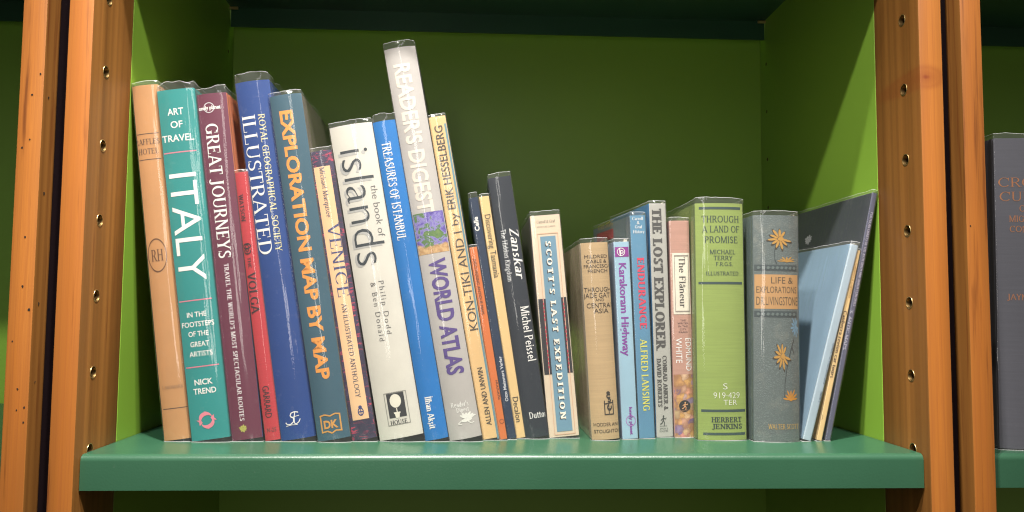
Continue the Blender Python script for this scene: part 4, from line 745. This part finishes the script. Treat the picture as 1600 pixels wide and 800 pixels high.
 ('hardback_book', 'worn blue-grey leather book with gilt flowers and a gold title panel', (0.23242, 0.07593, 0.001), 0.5266, 0.044, 0.21512, {'col': (118, 130, 128), 'colL': (110, 128, 128), 'depth': 0.16, 'mat': 'leather', 'bulge': 0.0055, 'film': 0.004, 'd': 0.044}, [('E', 'flower_outline', 'daisy', 0.02406, 0.19166, 0.02491, 0.02127, (70, 62, 48), {}), ('E', 'gilt_flower', 'daisy', 0.02406, 0.19228, 0.02188, 0.01823, (200, 152, 72), {'lift': 0.0002}), ('E', 'gilt_flower', 'halfdaisy', 0.03088, 0.1738, 0.01641, 0.0079, (200, 152, 72), {}), ('E', 'flower_stem', 'stem', 0.01957, 0.17728, 0.00486, 0.01823, (60, 72, 74), {}), ('R', 'ornament_band', None, 0.02138, 0.16432, 0.04132, 0.00608, (70, 82, 84), {}), ('E', 'band_ornament', 'zigzag', 0.02138, 0.16432, 0.03889, 0.00365, (104, 118, 116), {'lift': 0.0003}), ('R', 'title_panel', None, 0.02187, 0.14149, 0.04193, 0.03281, (205, 158, 102), {}), ('T', 'title_lettering', 'LIFE &', 'sans', 'H', 0.02634, 0.15237, 0.02188, 0.00608, (96, 78, 52), {}), ('T', 'title_lettering', 'EXPLORATIONS', 'sans', 'H', 0.02189, 0.14334, 0.03889, 0.00608, (96, 78, 52), {}), ('T', 'title_lettering', 'DR.LIVINGSTONE', 'sans', 'H', 0.02245, 0.13258, 0.04011, 0.0079, (96, 78, 52), {}), ('R', 'ornament_band', None, 0.02112, 0.11996, 0.04132, 0.00608, (70, 82, 84), {}), ('E', 'band_ornament', 'zigzag', 0.02112, 0.11996, 0.03889, 0.00365, (104, 118, 116), {'lift': 0.0003}), ('E', 'leaf_ornament', 'daisy', 0.03984, 0.108, 0.01033, 0.01823, (120, 158, 182), {}), ('E', 'flower_stem', 'longstem', 0.03205, 0.0688, 0.01215, 0.05469, (62, 70, 70), {}), ('E', 'flower_outline', 'daisy', 0.02588, 0.07968, 0.01823, 0.02613, (70, 62, 48), {}), ('E', 'gilt_flower', 'daisy', 0.02589, 0.08029, 0.0158, 0.02309, (200, 152, 72), {'lift': 0.0002}), ('E', 'gilt_flower', 'halfdaisy', 0.03439, 0.04576, 0.01337, 0.0158, (214, 146, 44), {}), ('T', 'publisher_lettering', 'WALTER SCOTT', 'serif', 'H', 0.02733, 0.01397, 0.03038, 0.00486, (196, 160, 90), {'T': 0.15, 't': 0.09})]),
 ('booklet', 'pale blue booklet leaning right, in front of the cream and slate booklets', (0.27947, 0.07582, 0.00275), 15.2, 0.0082, 0.19372, {'col': (184, 202, 214), 'colL': (150, 180, 202), 'depth': 0.15, 'mat': 'gloss', 'bulge': 0.0008, 'film': 0.003, 'd': 0.0082, 'lean': 15.2}, [('T', 'title_lettering', 'GUIDE TO WESTERN OPS', 'sans', 'D', 0.00737, 0.07584, 0.04024, 0.00274, (90, 110, 130), {}), ('T', 'volume_lettering', 'Band 1', 'sans', 'D', 0.00707, 0.0429, 0.00999, 0.00244, (90, 110, 130), {})]),
 ('booklet', 'thin cream booklet leaning between the pale blue and slate booklets', (0.29369, 0.07733, 0.00172), 13.0, 0.005, 0.18731, {'col': (248, 214, 152), 'depth': 0.15, 'mat': 'paper', 'bulge': 0.0004, 'film': 0.001, 'd': 0.005, 'lean': 13.0, 'dx': -0.0015, 'dy': -0.006}, [('T', 'title_lettering', 'Canberra Explorer', 'serif', 'D', 0.00419, 0.15652, 0.03503, 0.00306, (205, 160, 90), {'slant': 0.1}), ('T', 'title_lettering', 'Canberra region car tours', 'serif', 'D', 0.0023, 0.0936, 0.06601, 0.00336, (96, 74, 52), {'T': 0.16, 't': 0.1}), ('E', 'publisher_emblem', 'ring', -0.00035, 0.02209, 0.00367, 0.0055, (120, 110, 80), {})]),
 ('booklet', 'tall slate grey booklet leaning against the green right side of the bookcase', (0.30245, 0.07832, 0.00166), 12.25, 0.005, 0.24442, {'col': (98, 100, 124), 'colL': (58, 64, 76), 'depth': 0.215, 'mat': 'gloss', 'bulge': 0.0006, 'film': 0.003, 'd': 0.005, 'lean': 12.25, 'dx': 0.0016, 'dy': -0.005}, [('T', 'title_lettering', 'PORTOLAN CHARTS OF THE XVTH XVITH AND XVIITH CENTURIES', 'serif', 'D', 0.00336, 0.17824, 0.09396, 0.00276, (196, 192, 210), {'T': 0.16, 't': 0.1}), ('T', 'author_lettering', 'X. ANTIC MAPS', 'serif', 'D', 0.00164, 0.10766, 0.03934, 0.00276, (196, 192, 210), {'T': 0.16, 't': 0.1}), ('LE', 'cover_emblem', 'flower', None, 0.13255, 0.20873, 0.02178, 0.01145, (200, 200, 205), {}), ('LT', 'publisher_lettering', 'CARTOGRAFIA', 'sans', 0.12824, 0.19922, 0.03053, 0.00135, (120, 122, 128), {})]),
 ('hardback_book', 'grey clothbound book with copper lettering, standing beyond the right-hand posts', (0.44174, 0.02936, 0.00167), 0.74644, 0.082, 0.28364, {'col': (98, 98, 110), 'depth': 0.22, 'mat': 'cloth', 'bulge': 0.006, 'film': 0.004, 'd': 0.082}, [('T', 'title_lettering', 'CROSSING', 'serif', 'H', 0.03912, 0.24241, 0.07179, 0.00868, (190, 120, 70), {'T': 0.1, 't': 0.05}), ('T', 'title_lettering', 'CULTURES', 'serif', 'H', 0.0394, 0.22925, 0.07063, 0.00868, (190, 120, 70), {'T': 0.1, 't': 0.05}), ('T', 'subtitle_lettering', 'CONFLICT', 'serif', 'H', 0.03851, 0.21818, 0.03647, 0.00579, (190, 120, 70), {'T': 0.12, 't': 0.07}), ('T', 'subtitle_lettering', 'MIGRATION AND', 'serif', 'H', 0.03888, 0.20866, 0.055, 0.00579, (190, 120, 70), {'T': 0.12, 't': 0.07}), ('T', 'subtitle_lettering', 'CONVERGENCE', 'serif', 'H', 0.03864, 0.19913, 0.05384, 0.00579, (190, 120, 70), {'T': 0.12, 't': 0.07}), ('T', 'author_lettering', 'PROFESSOR', 'serif', 'H', 0.04096, 0.14626, 0.03647, 0.00521, (190, 120, 70), {'T': 0.12, 't': 0.07}), ('T', 'author_lettering', 'JAYNE ANDERSON', 'serif', 'H', 0.03828, 0.13679, 0.06021, 0.0055, (190, 120, 70), {'T': 0.12, 't': 0.07})])
]

for b in BOOKS: build_book(*b)
